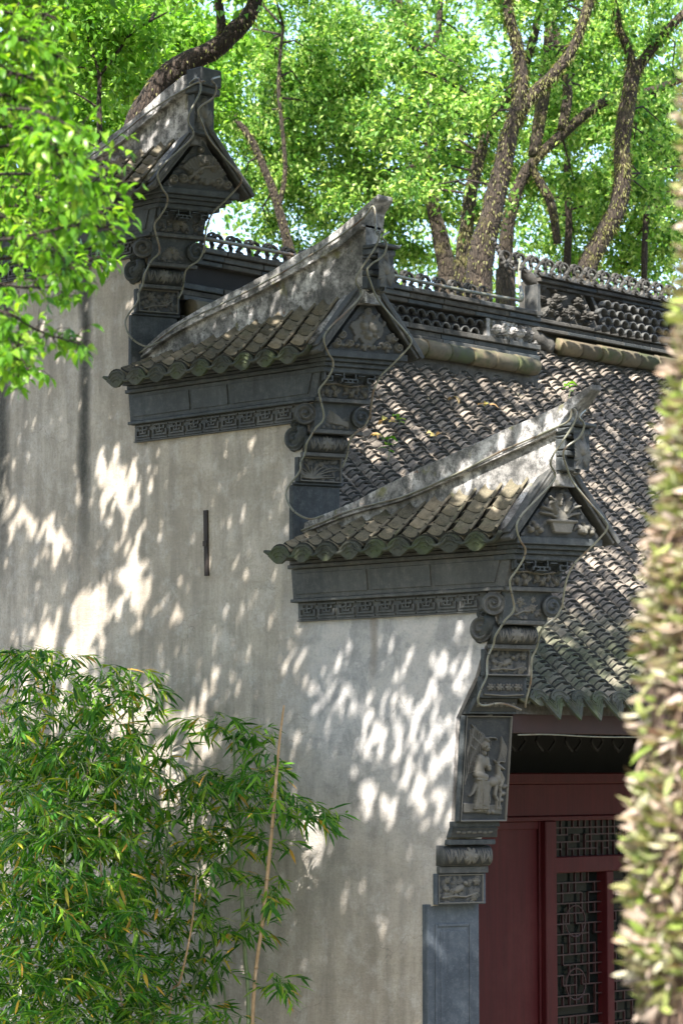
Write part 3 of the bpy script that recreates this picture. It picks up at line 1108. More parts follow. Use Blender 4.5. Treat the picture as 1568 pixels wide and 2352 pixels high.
    rel.build('carving', pd, Pc + E3 * .018 + NF * .002 + ZV * .004, E3, ZV, NF, hcl, .045,
              mask=lambda U, V: (V < U / (asp / 2) * 1.0) & (V < (asp - U) / (asp / 2) * 1.0))
    if tier < 2:       # twin scroll knob at the apex
        for s_ in (-1, 1):
            volute('scroll_knob', pd, apex + NF * .075 + E3 * (.034 * s_ + .012) + ZV * .022, E3, ZV, NF, .036, .016, M_STL, 1.4, s_)
        kk = MB()
        kk.tube([apex + Vector((0, .05, .06)), apex + NF * .07 + ZV * .035 + E3 * .012], [.04, .036], 8)
        obj('knob_stem', kk, M_STL, pd, True)
    # slabs under the pediment ----------------------------------------
    sl_ = MB()
    O_ = Vector((px0 - .005, -.705 + dy, 0))
    def sb(x0, y0, w_, z0, z1, back=.15):
        A = Vector((x0, y0 + dy, z0 + dz))
        sl_.loft([A, A + E3 * w_, Vector(((A + E3 * w_).x, y0 + dy + back, z0 + dz)), Vector((x0, y0 + dy + back, z0 + dz))],
                 [A + ZV * (z1 - z0), A + E3 * w_ + ZV * (z1 - z0), Vector(((A + E3 * w_).x, y0 + dy + back, z1 + dz)), Vector((x0, y0 + dy + back, z1 + dz))])
    sb(-.112, -.708, .545, 4.222, 4.2615)
    sb(-.088, -.69, .49, 4.198, 4.2215)
    sb(-.078, -.668, .455, 4.172, 4.1975)
    sb(-.068, -.648, .42, 4.140, 4.1715)
    obj('stepped_slab', sl_, M_ST, wall, bevel=.003)
    # bracket block: carved, narrowing downwards
    bb = MB()
    prism(bb, -.565 + dy, .325, 3.998 + dz, 4.139 + dz, x0=-.018, y1=-.585 + dy, w1=.34, back=.3)
    b_ = obj('bracket_block', bb, M_ST, wall)
    relb = petals_panel(Relief(2.3, 48), [4, 3, 3][tier] if tier != 1 else 4)
    relb.build('carving', b_, Vector((-.018, -.565 + dy, 4.0 + dz)) + NF * .003 + E3 * .005, E3, ZV, NF, .137, .042)
    for o_, zz in ((.055, .075), (.03, .068)):
        place('fretwork', FRETW, frame(Vector((-.03, -.575 + dy, 4.0 + zz + dz)) + NF * o_, E3, -NF, ZV) @ Matrix.Scale(1.12, 4, Vector((1, 0, 0))), b_)
    lg = MB()
    prism(lg, -.56 + dy, .365, 3.972 + dz, 3.997 + dz, x0=-.035, back=.3, out=.012)
    obj('ledge', lg, M_STL, wall, bevel=.003)
    # volute block
    vb = MB()
    prism(vb, -.515 + dy, .285, 3.815 + dz, 3.971 + dz, x0=-.014, y1=-.54 + dy, w1=.29)
    v_ = obj('volute_block', vb, M_ST, wall)
    relv = petals_panel(Relief(1.35, 48), [1, 5, 3][tier])
    relv.build('carving', v_, Vector((-.014, -.515 + dy, 3.82 + dz)) + NF * .004 + E3 * .045, E3, ZV, NF, .146, .024)
    X_ = Vector((-1, 0, 0))
    F1 = (X_ * .75 + NF * .65).normalized()
    A1 = ZV.cross(F1).normalized()
    volute('volute', v_, Vector((-.040, -.475 + dy, 3.905 + dz)), A1, ZV, F1, .066, .022, M_STL, 1.9, 1)
    volute('volute', v_, Vector((-.030, -.375 + dy, 3.765 + dz)), A1, ZV, (X_ * .93 + NF * .3).normalized(), .062, .022, M_ST if tier else M_STL, 1.9, -1, 1.15)
    volute('volute', v_, Vector((-.030, -.395 + dy, 3.850 + dz)), A1, ZV, X_, .034, .018, M_ST, 1.5, 1)
    volute('volute', v_, Vector((-.014, -.515 + dy, 3.893 + dz)) + E3 * .295 + NF * .035, E3, ZV, NF, .062, .020, M_ST, 1.9, -1)
    kb2 = MB()
    kb2.tube([Vector((-.014, -.515 + dy, 3.893 + dz)) + E3 * .295 + NF * .03, Vector((-.014, -.515 + dy, 3.893 + dz)) + E3 * .295 - NF * .16], [.058, .05], 16)
    kb2.tube([(-.03, -.475 + dy, 3.905 + dz), (.05, -.44 + dy, 3.905 + dz)], [.06, .055], 16)
    kb2.tube([(-.03, -.43 + dy, 3.84 + dz), (.0, -.42 + dy, 3.80 + dz), (-.01, -.37 + dy, 3.75 + dz), (-.005, -.33 + dy, 3.70 + dz)], [.03, .04, .045, .02], 10)
    obj('volute_body', kb2, M_ST, v_, True)
    lg = MB()
    prism(lg, -.515 + dy, .325, 3.790 + dz, 3.814 + dz, x0=-.020, out=.008)
    obj('ledge', lg, M_STL, wall, bevel=.003)
    # roll (half-round moulding along the face)
    ro = MB()
    rings_ = []
    for u in np.linspace(.0, .262, 8):
        C_ = Vector((-.012, -.44 + dy, 3.735 + dz)) + E3 * u
        rings_.append([C_ + NF * (cos(t) * .050) + ZV * (sin(t) * .052) for t in np.linspace(-pi / 2, pi / 2, 9)] + [C_ - NF * .2 + ZV * .052, C_ - NF * .2 - ZV * .052])
    ro.rings(rings_)
    r_o = obj('roll_moulding', ro, M_ST, wall, True)
    relr = petals_panel(Relief(2.4, 36), 6)
    relr.flower(1.2, .5, .42, 8, .8)
    def wrap(C0, R_, wd):
        def wm(U, V, P):
            h_ = (V - .5) * pi * .85
            base = np.array(C0)[None, None] + U[..., None] / U.max() * wd * np.array(E3) + (np.cos(h_) * R_)[..., None] * np.array(NF) + (np.sin(h_) * R_)[..., None] * np.array(ZV)
            nrm = np.cos(h_)[..., None] * np.array(NF) + np.sin(h_)[..., None] * np.array(ZV)
            return base + nrm * ((relr.H * .012 + .002))[..., None]
        return wm
    relr.build('carving', r_o, Vector((0, 0, 0)), E3, ZV, NF, .1, 0., wmap=wrap(Vector((-.010, -.44 + dy, 3.735 + dz)), .051, .25))
    lg = MB()
    prism(lg, -.44 + dy, .285, 3.658 + dz, 3.682 + dz, x0=-.022, out=.012)
    obj('ledge', lg, M_STL, wall, bevel=.003)
    # panel block with birds / flowers
    bp = MB()
    prism(bp, -.383 + dy, .298, 3.508 + dz, 3.657 + dz, x0=-.014)
    b2 = obj('carved_block', bp, M_ST, wall, bevel=.003)
    r2 = petals_panel(Relief(1.86, 52), [2, 0, 1][tier])
    r2.border(.05, .5)
    r2.build('carving', b2, Vector((-.014, -.383 + dy, 3.512 + dz)) + NF * .003 + E3 * .012, E3, ZV, NF, .146, .024)
    if tier:
        bs = MB()
        prism(bs, -.37 + dy, .32, 3.492 + dz, 3.507 + dz, x0=-.022)
        prism(bs, -.35 + dy, .315, 3.12 + dz, 3.4915 + dz, x0=-.026, back=.22)
        obj('plinth', bs, M_ST, wall, bevel=.003)
    fin(tier, dy, dz)
    cap_roof(tier, dy, dz)


for t_ in range(3):
    head(t_)


# lower pier under the first head ------------------------------------
def pier():
    q = MB()
    prism(q, -.362, .292, 3.388, 3.507, x0=-.020)
    b = obj('carved_block', q, M_ST, wall, bevel=.003)
    r = petals_panel(Relief(2.5, 44), 7)
    r.line([(0.05, .12), (1.2, .05), (2.4, .12)], .05, .05, .6)
    r.build('carving', b, Vector((-.020, -.362, 3.395)) + NF * .003 + E3 * .012, E3, ZV, NF, .105, .020)
    q = MB()
    prism(q, -.275, .302, 3.300, 3.313, x0=-.020)
    prism(q, -.280, .286, 3.3135, 3.387, x0=-.016, y1=-.330, w1=.262)
    b = obj('cavetto_moulding', q, M_ST, wall, bevel=.002)
    r = petals_panel(Relief(4.0, 26), 7)
    def wm(U, V, P):
        t = V
        u = U / U.max()
        yy = -.280 + (-.050) * t
        base = np.stack([-.014 + u * 0 + 0 * t, yy, 3.317 + .066 * t], -1) + (u * (.275 - .02 * t))[..., None] * np.array(E3) + (.003 + r.H * .014)[..., None] * np.array(NF)
        return base
    r.build('carving', b, Vector((0, 0, 0)), E3, ZV, NF, .1, 0., wmap=wm)
    # tall figure panel, leaning forwards
    q = MB()
    prism(q, -.186, .302, 2.703, 3.292, x0=-.014, y1=-.235, w1=.298, back=.36)
    b = obj('figure_panel', q, M_ST, wall, bevel=.003)
    a = .50
    r = Relief(a, 230)
    # willow on the left
    for k in range(16):
        x0 = .055 + .012 * k
        y0 = .90 - .012 * abs(k - 3)
        ph = k * .9
        L = .52 - .022 * k
        pts = [(x0 + .03 * k * .1 - .03 * q_ + .008 * sin(q_ * 9 + ph), y0 - L * q_) for q_ in np.linspace(0, 1, 9)]
        r.line(pts, .0075, .004, .42)
    for k in range(10):
        r.ell(.08 + .03 * (k % 4), .90 - .030 * k * .8, .030, .010, -.9, .5)
    # ground
    for k in range(7):
        r.line([(.04, .09 + .012 * k), (.2, .10 + .01 * k - .01), (.44, .07 + .012 * k)], .012, .010, .35)
    # woman: robe, sleeves, head with bun
    r.ell(.200, .27, .058, .17, .04, .8)
    r.cap(.200, .30, .215, .14, .050, .066, .7)
    r.ell(.185, .44, .058, .15, .12, 1.0)
    r.ell(.195, .56, .062, .075, .3, 1.1)
    r.cap(.165, .60, .150, .45, .034, .040, .35, .85)
    r.cap(.150, .45, .235, .425, .036, .026, .35, .95)
    r.cap(.235, .59, .262, .50, .026, .022, .35, .75)
    r.cap(.262, .50, .245, .535, .020, .018, .4, .95)
    r.ell(.262, .525, .022, .016, .9, 1.5)
    for k in range(9):
        x_ = .155 + .014 * k
        r.line([(x_ * .9 + .03, .38), (x_, .25), (x_ + .004 * (k - 4), .12)], .007, .009, .30, .72)
    r.line([(.205, .40), (.215, .30), (.222, .16)], .010, .008, .3, .95)
    r.line([(.19, .40), (.195, .28), (.19, .18)], .008, .007, .3, .95)
    r.line([(.15, .34), (.12, .27), (.085, .24)], .028, .010, .6)
    r.cap(.148, .405, .24, .40, .016, .014, .3, .9)
    r.ell(.215, .645, .020, .030, 0, 1.1)
    r.ell(.232, .70, .033, .044, -.15, 1.35)
    r.ell(.259, .695, .010, .008, 0, 1.25)
    r.ell(.253, .675, .010, .006, 0, 1.2)
    r.ell(.246, .710, .008, .004, 0, 1.45)
    r.ell(.218, .728, .040, .032, .5, 1.45)
    r.ell(.196, .705, .014, .028, .2, 1.35)
    r.ell(.236, .768, .022, .018, .3, 1.35)
    r.line([(.215, .785), (.27, .795), (.33, .79), (.335, .77)], .006, .005, .5, .4)
    r.ell(.19, .10, .035, .020, .2, .7)
    r.ell(.255, .105, .035, .018, -.2, .7)
    # standing deer with its head turned back
    r.ell(.335, .375, .075, .052, .10, .95)
    r.ell(.385, .40, .045, .060, .3, .95)
    r.cap(.39, .43, .375, .52, .034, .024, .85)
    r.cap(.375, .53, .435, .495, .024, .013, .95)
    r.leaf(.36, .545, .05, .022, 2.2, .9)
    r.line([(.365, .55), (.40, .57), (.44, .56)], .009, .006, .7)
    r.line([(.37, .34), (.36, .25), (.385, .20), (.38, .12)], .026, .011, .75)
    r.line([(.405, .34), (.425, .27), (.41, .20), (.42, .13)], .024, .010, .6)
    r.line([(.30, .34), (.285, .27), (.305, .20), (.295, .12)], .026, .011, .6)
    for k in range(6):
        r.line([(.40 + .006 * k, .47 - .01 * k), (.42 + .004 * k, .40), (.395 + .004 * k, .33)], .006, .005, .2, .75)
    # rocks and waterfall on the right
    for k in range(5):
        r.line([(.40 + .012 * k, .80 - .02 * k), (.405 + .014 * k, .68), (.375 + .018 * k, .56)], .008, .008, .45)
    for x_, y_ in ((.43, .2), (.45, .26), (.42, .12), (.35, .09), (.3, .09), (.46, .33)):
        r.ell(x_, y_, .035, .025, x_ * 7, .55)
    r.border(.012, .55)
    Vv = Vector((0, -.049, .589)).normalized()
    Nn = (NF + ZV * -.08).normalized()
    r.build('carving', b, Vector((-.014, -.186, 2.705)) + NF * .003 + E3 * .003, E3, Vv, Nn, .588, .034)
    # mouldings beneath
    q = MB()
    prism(q, -.150, .300, 2.672, 2.702, x0=-.018)
    prism(q, -.125, .306, 2.612, 2.6715, x0=-.018, y1=-.150, w1=.285)
    prism(q, -.118, .303, 2.572, 2.600, x0=-.022)
    b = obj('cavetto_moulding', q, M_ST, wall, bevel=.003)
    r = Relief(4.2, 26)
    for k in range(7):
        r.leaf(.3 + k * .5, .5, .5, .3, .1 * (-1) ** k, .6)
    def wm2(U, V, P):
        u = U / U.max()
        return np.stack([-.014 + 0 * u, -.127 - .022 * V, 2.616 + .05 * V], -1) + (u * .285)[..., None] * np.array(E3) + (.004 + r.H * .012)[..., None] * np.array(NF)
    r.build('carving', b, Vector((0, 0, 0)), E3, ZV, NF, .1, 0., wmap=wm2)
    q = MB()
    R = []
    for u in np.linspace(0, .305, 8):
        C_ = Vector((-.018, -.055, 2.510)) + E3 * u
        R.append([C_ + NF * (cos(t) * .055) + ZV * (sin(t) * .058) for t in np.linspace(-pi / 2, pi / 2, 9)] + [C_ - NF * .2 + ZV * .058, C_ - NF * .2 - ZV * .058])
    q.rings(R)
    b = obj('roll_moulding', q, M_STL, wall, True)
    rr = petals_panel(Relief(2.6, 40), 6)
    rr.flower(1.4, .5, .4, 7, 1.0)
    def wm3(U, V, P):
        h_ = (V - .5) * pi * .85
        nrm = np.cos(h_)[..., None] * np.array(NF) + np.sin(h_)[..., None] * np.array(ZV)
        return np.array((-.016, -.055, 2.510))[None, None] + (U / U.max() * .30)[..., None] * np.array(E3) + nrm * (.057 + rr.H * .012)[..., None]
    rr.build('carving', b, Vector((0, 0, 0)), E3, ZV, NF, .1, 0., wmap=wm3)
    q = MB()
    prism(q, -.056, .310, 2.412, 2.4505, x0=-.022)
    obj('ledge', q, M_STL, wall, bevel=.003)
    q = MB()
    prism(q, -.029, .316, 2.238, 2.4105, x0=-.022)
    b = obj('carved_block', q, M_PIL, wall, bevel=.003)
    r = petals_panel(Relief(1.78, 60), 2)
    r.border(.05, .5)
    r.build('carving', b, Vector((-.022, -.029, 2.244)) + NF * .003 + E3 * .006, E3, ZV, NF, .162, .022)
    q = MB()
    prism(q, .040, .330, -.05, 2.2375, x0=-.020)
    b = obj('pilaster', q, M_PIL, wall, bevel=.004)
    q = MB()
    O_ = Vector((-.020, .040, 0))
    for u0, u1, v0, v1 in ((.045, .06, .1, 2.13), (.262, .277, .1, 2.13), (.0605, .2615, 2.112, 2.13), (.0605, .2615, .1, .118)):
        q.obox(O_, E3, ZV, NF, u0, u1, v0, v1, -.01, .008)
    obj('panel_frame', q, M_PIL, b, bevel=.003)
    q = MB()
    q.obox(O_, E3, ZV, NF, .078, .244, .14, 2.09, -.01, .005)
    obj('panel', q, M_PIL, b, bevel=.004)
    # narrow strip on the wall side
    q = MB()
    q.box(-.012, 0, .070, .088, -.05, 2.236)
    obj('edge_strip', q, M_PIL, wall)


pier()
# wall anchor: dark iron strap in a slot
q = MB()
Pa, Pb = onx(472, 1172, -.01), onx(482, 1322, -.01)
R = []
for t in np.linspace(0, 1, 9):
    y = Pa.y + (Pb.y - Pa.y) * t * .3
    z = Pa.z + (Pb.z - Pa.z) * t
    ww = .016 + .003 * mnoise.noise(Vector((0, 0, t * 6)))
    R.append([(-.014, y - ww, z), (-.014, y + ww, z), (.004, y + ww, z), (.004, y - ww, z)])
q.rings(R)
q.box(-.024, -.0145, Pa.y - .022, Pa.y + .008, (Pa.z + Pb.z) / 2 - .02, (Pa.z + Pb.z) / 2 + .012)
obj('wall_anchor', q, M_IRON, wall)

# ------------------------------------------------------------------ the hall: roof, ridge, doors
hall = thing('hall', 'old hall with grey tiled roof, pierced brick ridge and dark red doors', 'building', (3.5, 1, 0))
EY, EZ, RY, RZ = -.36, 3.385, 2.52, 5.85
XR = 7.0
XB = 3.90
SD = Vector((0, RY - EY, RZ - EZ))
SL = SD.length
SD.normalize()
SN = Vector((0, -SD.z, SD.y))
sag = lambda s: -.05 * sin(pi * min(1, s / SL))
q = MB()
R = []
for s_ in np.linspace(0, SL, 9):
    p_ = Vector((0, EY, EZ)) + SD * s_ + SN * (sag(s_) - .03)
    R.append([(.302, p_.y, p_.z), (XR, p_.y, p_.z), (XR, p_.y, p_.z - .06), (.302, p_.y, p_.z - .06)])
q.rings(R)
roof = obj('roof', q, M_MOR, hall)
q = MB()
q.loft([(.302, RY + .03, RZ - .06), (XR, RY + .03, RZ - .06), (XR, RY + .03, RZ), (.302, RY + .03, RZ)],
       [(.302, 6.4, 3.2), (XR, 6.4, 3.2), (XR, 6.4, 3.26), (.302, 6.4, 3.26)])
obj('rear_roof', q, M_TR, hall)
q = MB()
q.loft([(4.12, RY - .1, RZ - .3), (XR, RY - .1, RZ - .3), (XR, RY - .1, RZ - .12), (4.12, RY - .1, RZ - .12)],
       [(4.12, RY + .45, RZ - .3), (XR, RY + .45, RZ - .3), (XR, RY + .45, RZ + .36), (4.12, RY + .45, RZ + .36)])
obj('roof_rise', q, M_MOR, roof)
RT_ = arc_tile(.097, .0135, .11, radians(62), 6, .93)
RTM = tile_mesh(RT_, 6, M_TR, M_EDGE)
RCH = arc_tile(.085, .012, .13, radians(60), 4, .97, True)
PITCH = .187
cand = []
ncol = int((XR - .36) / PITCH)
EXPO = .043
for c in range(ncol):
    x = .42 + c * PITCH
    nrow = int((SL + (.50 if x > XB + .22 else 0)) / EXPO)
    wob = random.uniform(-.01, .01)
    shift = random.uniform(0, EXPO)
    for k in range(nrow):
        s_ = k * EXPO + shift
        O_ = Vector((x + wob + .012 * mnoise.noise(Vector((c * 3.1, s_ * 2, 0))) + random.uniform(-.004, .004), EY, EZ)) + SD * (s_ - .02) + SN * (sag(s_) + .055 + .010 * mnoise.noise(Vector((c * 1.7, s_ * 3, 5))) + random.uniform(-.002, .002))
        sc = random.uniform(.93, 1.05)
        M = frame(O_, Vector((1, 0, 0)), SD, SN) @ Matrix.Rotation(radians(-25 + random.uniform(-4, 4)), 4, 'X') @ Matrix.Rotation(radians(random.gauss(0, 5)), 4, 'Y') @ Matrix.Rotation(radians(random.gauss(0, 3)), 4, 'Z') @ Matrix.Scale(sc, 4)
        cand.append((O_, M))
# the 300 largest in view are parts, the others one joined field
tip0 = np.array([onx(1340, 900, .1).y, 0])
scored = []
for i, (O_, M) in enumerate(cand):
    dd = O_ - CAM
    z = dd.dot(FW)
    px, py_ = CX + F * dd.dot(RT) / z, CY - F * dd.dot(UP) / z
    # hidden behind the stepped wall?
    hid = False
    for t in range(3):
        pass
    vis = (px < 1440) and ((px > 1250 and py_ > 1200) or (px > 1330 and py_ > 900) or (px > 830 and py_ < 1000))
    scored.append((0 if vis else 1, z, i))
scored.sort()
parts = set(i for _, _, i in scored[:298])
jf = MB()
tv = [Vector(v) for v in RT_.v]
for i, (O_, M) in enumerate(cand):
    if i in parts:
        place('tile', RTM, M, roof)
    else:
        jf.add([M @ v for v in tv], RT_.f)
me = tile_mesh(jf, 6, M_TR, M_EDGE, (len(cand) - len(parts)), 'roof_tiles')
o = link('roof_tiles', me, roof)
o['kind'] = 'stuff'
jc = MB()
cv = [Vector(v) for v in RCH.v]
for c in range(ncol + 1):
    x = .42 + (c - .5) * PITCH
    for k in range(int(SL / .06)):
        s_ = k * .06
        O_ = Vector((x, EY, EZ)) + SD * (s_ - .03) + SN * (sag(s_) + .0)
        M = frame(O_, Vector((1, 0, 0)), SD, SN) @ Matrix.Rotation(radians(-10), 4, 'X')
        jc.add([M @ v for v in cv], RCH.f)
obj('channel_tiles', jc, M_TR, roof, True, kind='stuff')


# eave: fan-shaped end plates and pointed drip tiles
def eave_drip():
    mb = MB()
    n = 10
    up_, = ([],)
    A, B = [], []
    for k in range(n + 1):
        t = -1 + 2 * k / n
        x = .082 * t
        z = .018 * (t * t)
        zb = -.105 * (1 - abs(t)) ** .9 - .006
        A.append((x, -.03 - .3 * -zb * .3, z + zb))
        B.append((x, 0, z))
    ring = B + A[::-1]
    mb.loft(ring, [(x, y + .012, zz) for x, y, zz in ring])
    for r in (.3, .55, .8):
        pts = [(.078 * t * r, -.035, -.10 * (1 - abs(t)) * r) for t in (-1, -.5, 0, .5, 1)]
        mb.tube(pts, .004, 4)
    return mesh_of('drip_tile', mb, M_TD)


ED = eave_drip()
for c in range(24):
    x = .42 + c * PITCH
    place('end_tile', AF, frame(Vector((x, EY - .03, EZ + .055)), Vector((1, 0, 0)), Vector((0, 1, 0)), ZV) @ Matrix.Rotation(radians(-20), 4, 'X'), roof)
    place('drip_tile', ED, frame(Vector((x + PITCH / 2, EY - .045, EZ - .01)), Vector((1, 0, 0)), Vector((0, 1, 0)), ZV) @ Matrix.Rotation(radians(-18 + random.uniform(-4, 4)), 4, 'X') @ Matrix.Scale(1.15, 4), roof)

q = MB()
q.box(.303, XR, EY + .04, EY + .075, EZ - .19, EZ - .045)
obj('eave_board', q, M_REDD, hall, bevel=.004)
q = MB()
for k in range(34):
    x = .42 + k * .19
    q.obox(Vector((x, EY + .08, EZ - .09)), Vector((1, 0, 0)), SD, SN, -.035, .035, 0, 1.9, -.06, 0)
obj('rafters', q, M_REDD, hall, kind='stuff')
# door wall
DYW = .8
zl_t, zl_m, zl_b = ony(1300, 1775, DYW).z, ony(1300, 1800, DYW).z, ony(1300, 1885, DYW).z
q = MB()
q.box(.303, XR, DYW, DYW + .16, zl_m, zl_t)
lint = obj('lintel', q, M_RED, hall, bevel=.008)
q = MB()
q.box(.303, XR, DYW + .02, DYW + .16, zl_b + .03, zl_m - .0005)
obj('lintel_board', q, M_RED, lint, bevel=.006)
q = MB()
q.box(.303, XR, DYW + .005, DYW + .17, zl_b, zl_b + .0295)
obj('head_rail', q, M_RED, lint, bevel=.004)
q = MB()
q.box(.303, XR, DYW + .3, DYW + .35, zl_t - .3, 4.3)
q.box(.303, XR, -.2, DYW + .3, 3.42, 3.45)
obj('dark_frieze', q, M_BLK, hall)  # wall and ceiling boards coloured near-black in place of eave shade
# carved hanging frieze just inside the eave, deep in shade
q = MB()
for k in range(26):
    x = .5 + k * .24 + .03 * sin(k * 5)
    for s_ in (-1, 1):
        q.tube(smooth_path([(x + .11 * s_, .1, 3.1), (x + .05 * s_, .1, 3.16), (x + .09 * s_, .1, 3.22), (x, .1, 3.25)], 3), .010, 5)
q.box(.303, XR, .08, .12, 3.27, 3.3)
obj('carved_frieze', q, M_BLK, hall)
x_p0, x_p1 = ony(1250, 1900, DYW).x, ony(1275, 1900, DYW).x
q = MB()
q.box(.303, x_p0 - .02, DYW + .05, DYW + .09, -.05, zl_b - .0005)
dp = obj('door_panel', q, M_RED, hall)
q = MB()
for a, b in ((x_p0 - .0195, x_p0 - .001), ):
    q.box(a, b, DYW + .03, DYW + .10, -.05, zl_b - .0005)
q.box(.9, x_p0 - .02, DYW + .035, DYW + .0495, zl_b - .05, zl_b - .001)
obj('panel_stop', q, M_RED, dp, bevel=.003)
q = MB()
q.box(x_p0, x_p1, DYW - .01, DYW + .14, -.05, zl_b - .0005)
obj('door_post', q, M_RED, hall, bevel=.006)
zr0, zr1 = ony(1350, 1966, DYW).z, ony(1350, 2003, DYW).z
q = MB()
q.box(x_p1 + .0005, XR, DYW + .0, DYW + .12, zr1, zr0)
obj('transom_rail', q, M_RED, hall, bevel=.006)
xs_ = ony(1395, 2200, DYW).x


def lattice(name, x0, x1, z0, z1, cols, rows, seed):
    q = MB()
    q.box(x0, x1, DYW + .085, DYW + .09, z0, z1)
    win = obj(name, q, M_GLASS, hall)
    rn = random.Random(seed)
    bt = .0042
    cw, rh = (x1 - x0) / cols, (z1 - z0) / rows
    def bar(xa, xb, za, zb):
        b = MB()
        if abs(xb - xa) < 1e-6:
            b.box(xa - bt, xa + bt, DYW + .052, DYW + .068, za, zb)
        else:
            b.box(xa, xb, DYW + .050, DYW + .066, za - bt, za + bt)
        obj('lattice_bar', b, M_REDD, win)
    for j in range(1, rows):
        i = 0
        while i < cols:
            L = rn.choice((1, 2, 2, 3))
            e_ = min(cols, i + L)
            bar(x0 + i * cw, x0 + e_ * cw, z0 + j * rh, z0 + j * rh)
            i = e_ + rn.choice((0, 0, 1))
    for i in range(1, cols):
        j = 0
        while j < rows:
            L = rn.choice((1, 1, 2, 2))
            e_ = min(rows, j + L)
            bar(x0 + i * cw, x0 + i * cw, z0 + j * rh, z0 + e_ * rh)
            j = e_ + rn.choice((0, 1, 1))
    return win


lattice('lattice_window', x_p1 + .001, 2.9, zr0 + .001, zl_b - .001, 14, 5, 3)
w2 = lattice('lattice_window', x_p1 + .001, xs_, .9, zr1 - .001, 8, 22, 5)
for cz in (2.02, 1.62):      # rounded medallions in the lattice
    q = MB()
    cx_ = (x_p1 + xs_) / 2
    pts = [(cx_ + .10 * cos(a), DYW + .058, cz + .10 * sin(a)) for a in np.linspace(0, 2 * pi, 21)]
    q.tube(pts, .0065, 5)
    obj('medallion_ring', q, M_REDD, w2)
q = MB()
q.box(xs_ + .001, xs_ + .07, DYW + .0, DYW + .10, .0, zr1 - .001)
obj('door_stile', q, M_RED, hall, bevel=.005)
lattice('lattice_window', xs_ + .071, 3.4, .9, zr1 - .001, 9, 22, 8)
q = MB()
q.box(3.401, XR, DYW + .03, DYW + .08, -.05, zl_b - .001)
q.box(x_p1, 3.40, DYW + .01, DYW + .08, -.05, .899)
obj('door_panel', q, M_RED, hall)
q = MB()
q.box(XR, XR + .25, -.1, 6.2, -.1, 3.3)
q.box(.303, XR, 6.1, 6.35, -.1, 3.2)
obj('outer_wall', q, M_PL, hall)

# ridge ---------------------------------------------------------------
XB = 3.90
rg = MB()
YF = 2.46      # front face of the ridge
rg.box(.303, XB - .02, YF + .04, YF + .20, 5.80, 6.36)
rg.box(XB + .55, XR, YF + .42, YF + .62, 5.9, 6.745)
ridge = obj('ridge', rg, M_MOR, hall)
RO = Vector((.50, .40, .105))      # the higher ridge stands a little further back


def mould(x0, x1, specs, yf, top_tilt=0.):
    for z0, z1, o_ in specs:
        b = MB()
        n = max(2, int((x1 - x0) / .35))
        for k in range(n):      # separate courses of brick laid end to end
            a, c = x0 + (x1 - x0) * k / n, x0 + (x1 - x0) * (k + 1) / n - .003
            j = random.uniform(-.004, .004)
            bb = MB()
            bb.box(a, c, yf - o_ + j, yf + .06, z0 + .001, z1 - .002 + j * .3)
            obj('moulded_brick', bb, random.choice((M_ST, M_STL, M_MOR)), ridge, bevel=.004)


mould(.303, XB, [(6.00, 6.035, .04), (6.036, 6.075, .02), (6.076, 6.115, .045), (6.252, 6.285, .03), (6.286, 6.325, .05), (6.326, 6.362, .075)], YF)
mould(XB - .06, XR, [(6.215, 6.245, .05), (6.246, 6.28, .03), (6.281, 6.312, .055), (6.562, 6.59, .035), (6.591, 6.625, .06), (6.626, 6.665, .085)], YF - .02)
LT = MB()
R = []
for a in np.linspace(0, pi, 9):
    R.append([(.050 * cos(a), 0, .050 * sin(a)), (.050 * cos(a), .06, .050 * sin(a)), (.041 * cos(a), .06, .041 * sin(a)), (.041 * cos(a), 0, .041 * sin(a))])
LT.rings(R)
LTM = mesh_of('lattice_tile', LT, M_STL, True)


def lattice_tiles(x0, x1, z0, rows, yf):
    n = int((x1 - x0) / .105)
    for r_ in range(rows):
        for k in range(n + (r_ % 2 == 0)):
            x = x0 + .052 + k * .105 + (0 if r_ % 2 == 0 else .052)
            if x > x1 - .03:
                continue
            place('lattice_tile', LTM, frame(Vector((x, yf - .055, z0 + r_ * .064)), Vector((1, 0, 0)), Vector((0, 1, 0)), ZV) @ Matrix.Rotation(radians(random.uniform(-6, 6)), 4, 'Y'), ridge)


q = MB()
q.box(.31, 3.30, YF + .030, YF + .0395, 6.116, 6.25)
obj('lattice_shade', q, M_BLK, ridge)  # black board painted as the shade behind the open tiles
q = MB()
q.box(4.60, XR - .5, YF + .012, YF + .022, 6.313, 6.56)
obj('lattice_shade', q, M_BLK, ridge)
lattice_tiles(2.2, 3.30, 6.118, 2, YF + .04)
lattice_tiles(1.0, 2.0, 6.118, 2, YF + .04)
lattice_tiles(4.62, 6.6, 6.314, 4, YF + .02)
q = MB()
q.box(3.30, 3.345, YF - .03, YF + .06, 6.117, 6.25)
obj('ridge_stud', q, M_FIN, ridge, bevel=.004)
for a in (XB - .06, 2.06):
    q = MB()
    q.box(a, a + .04, YF - .03, YF + .06, 6.117, 6.25)
    obj('ridge_stud', q, M_FIN, ridge, bevel=.004)
r = Relief(3.7, 44)
petals_panel(r, 1)
for k in range(5):
    r.ell(.5 + k * .68, .45, .3, .28, k, 1.0, .2)
    r.flower(.5 + k * .68, .5, .26, 6, 1.1, k)
r.build('carving', ridge, Vector((3.35, YF - .005, 6.118)), Vector((1, 0, 0)), ZV, Vector((0, -1, 0)), .132, .06, mat=M_FIN)
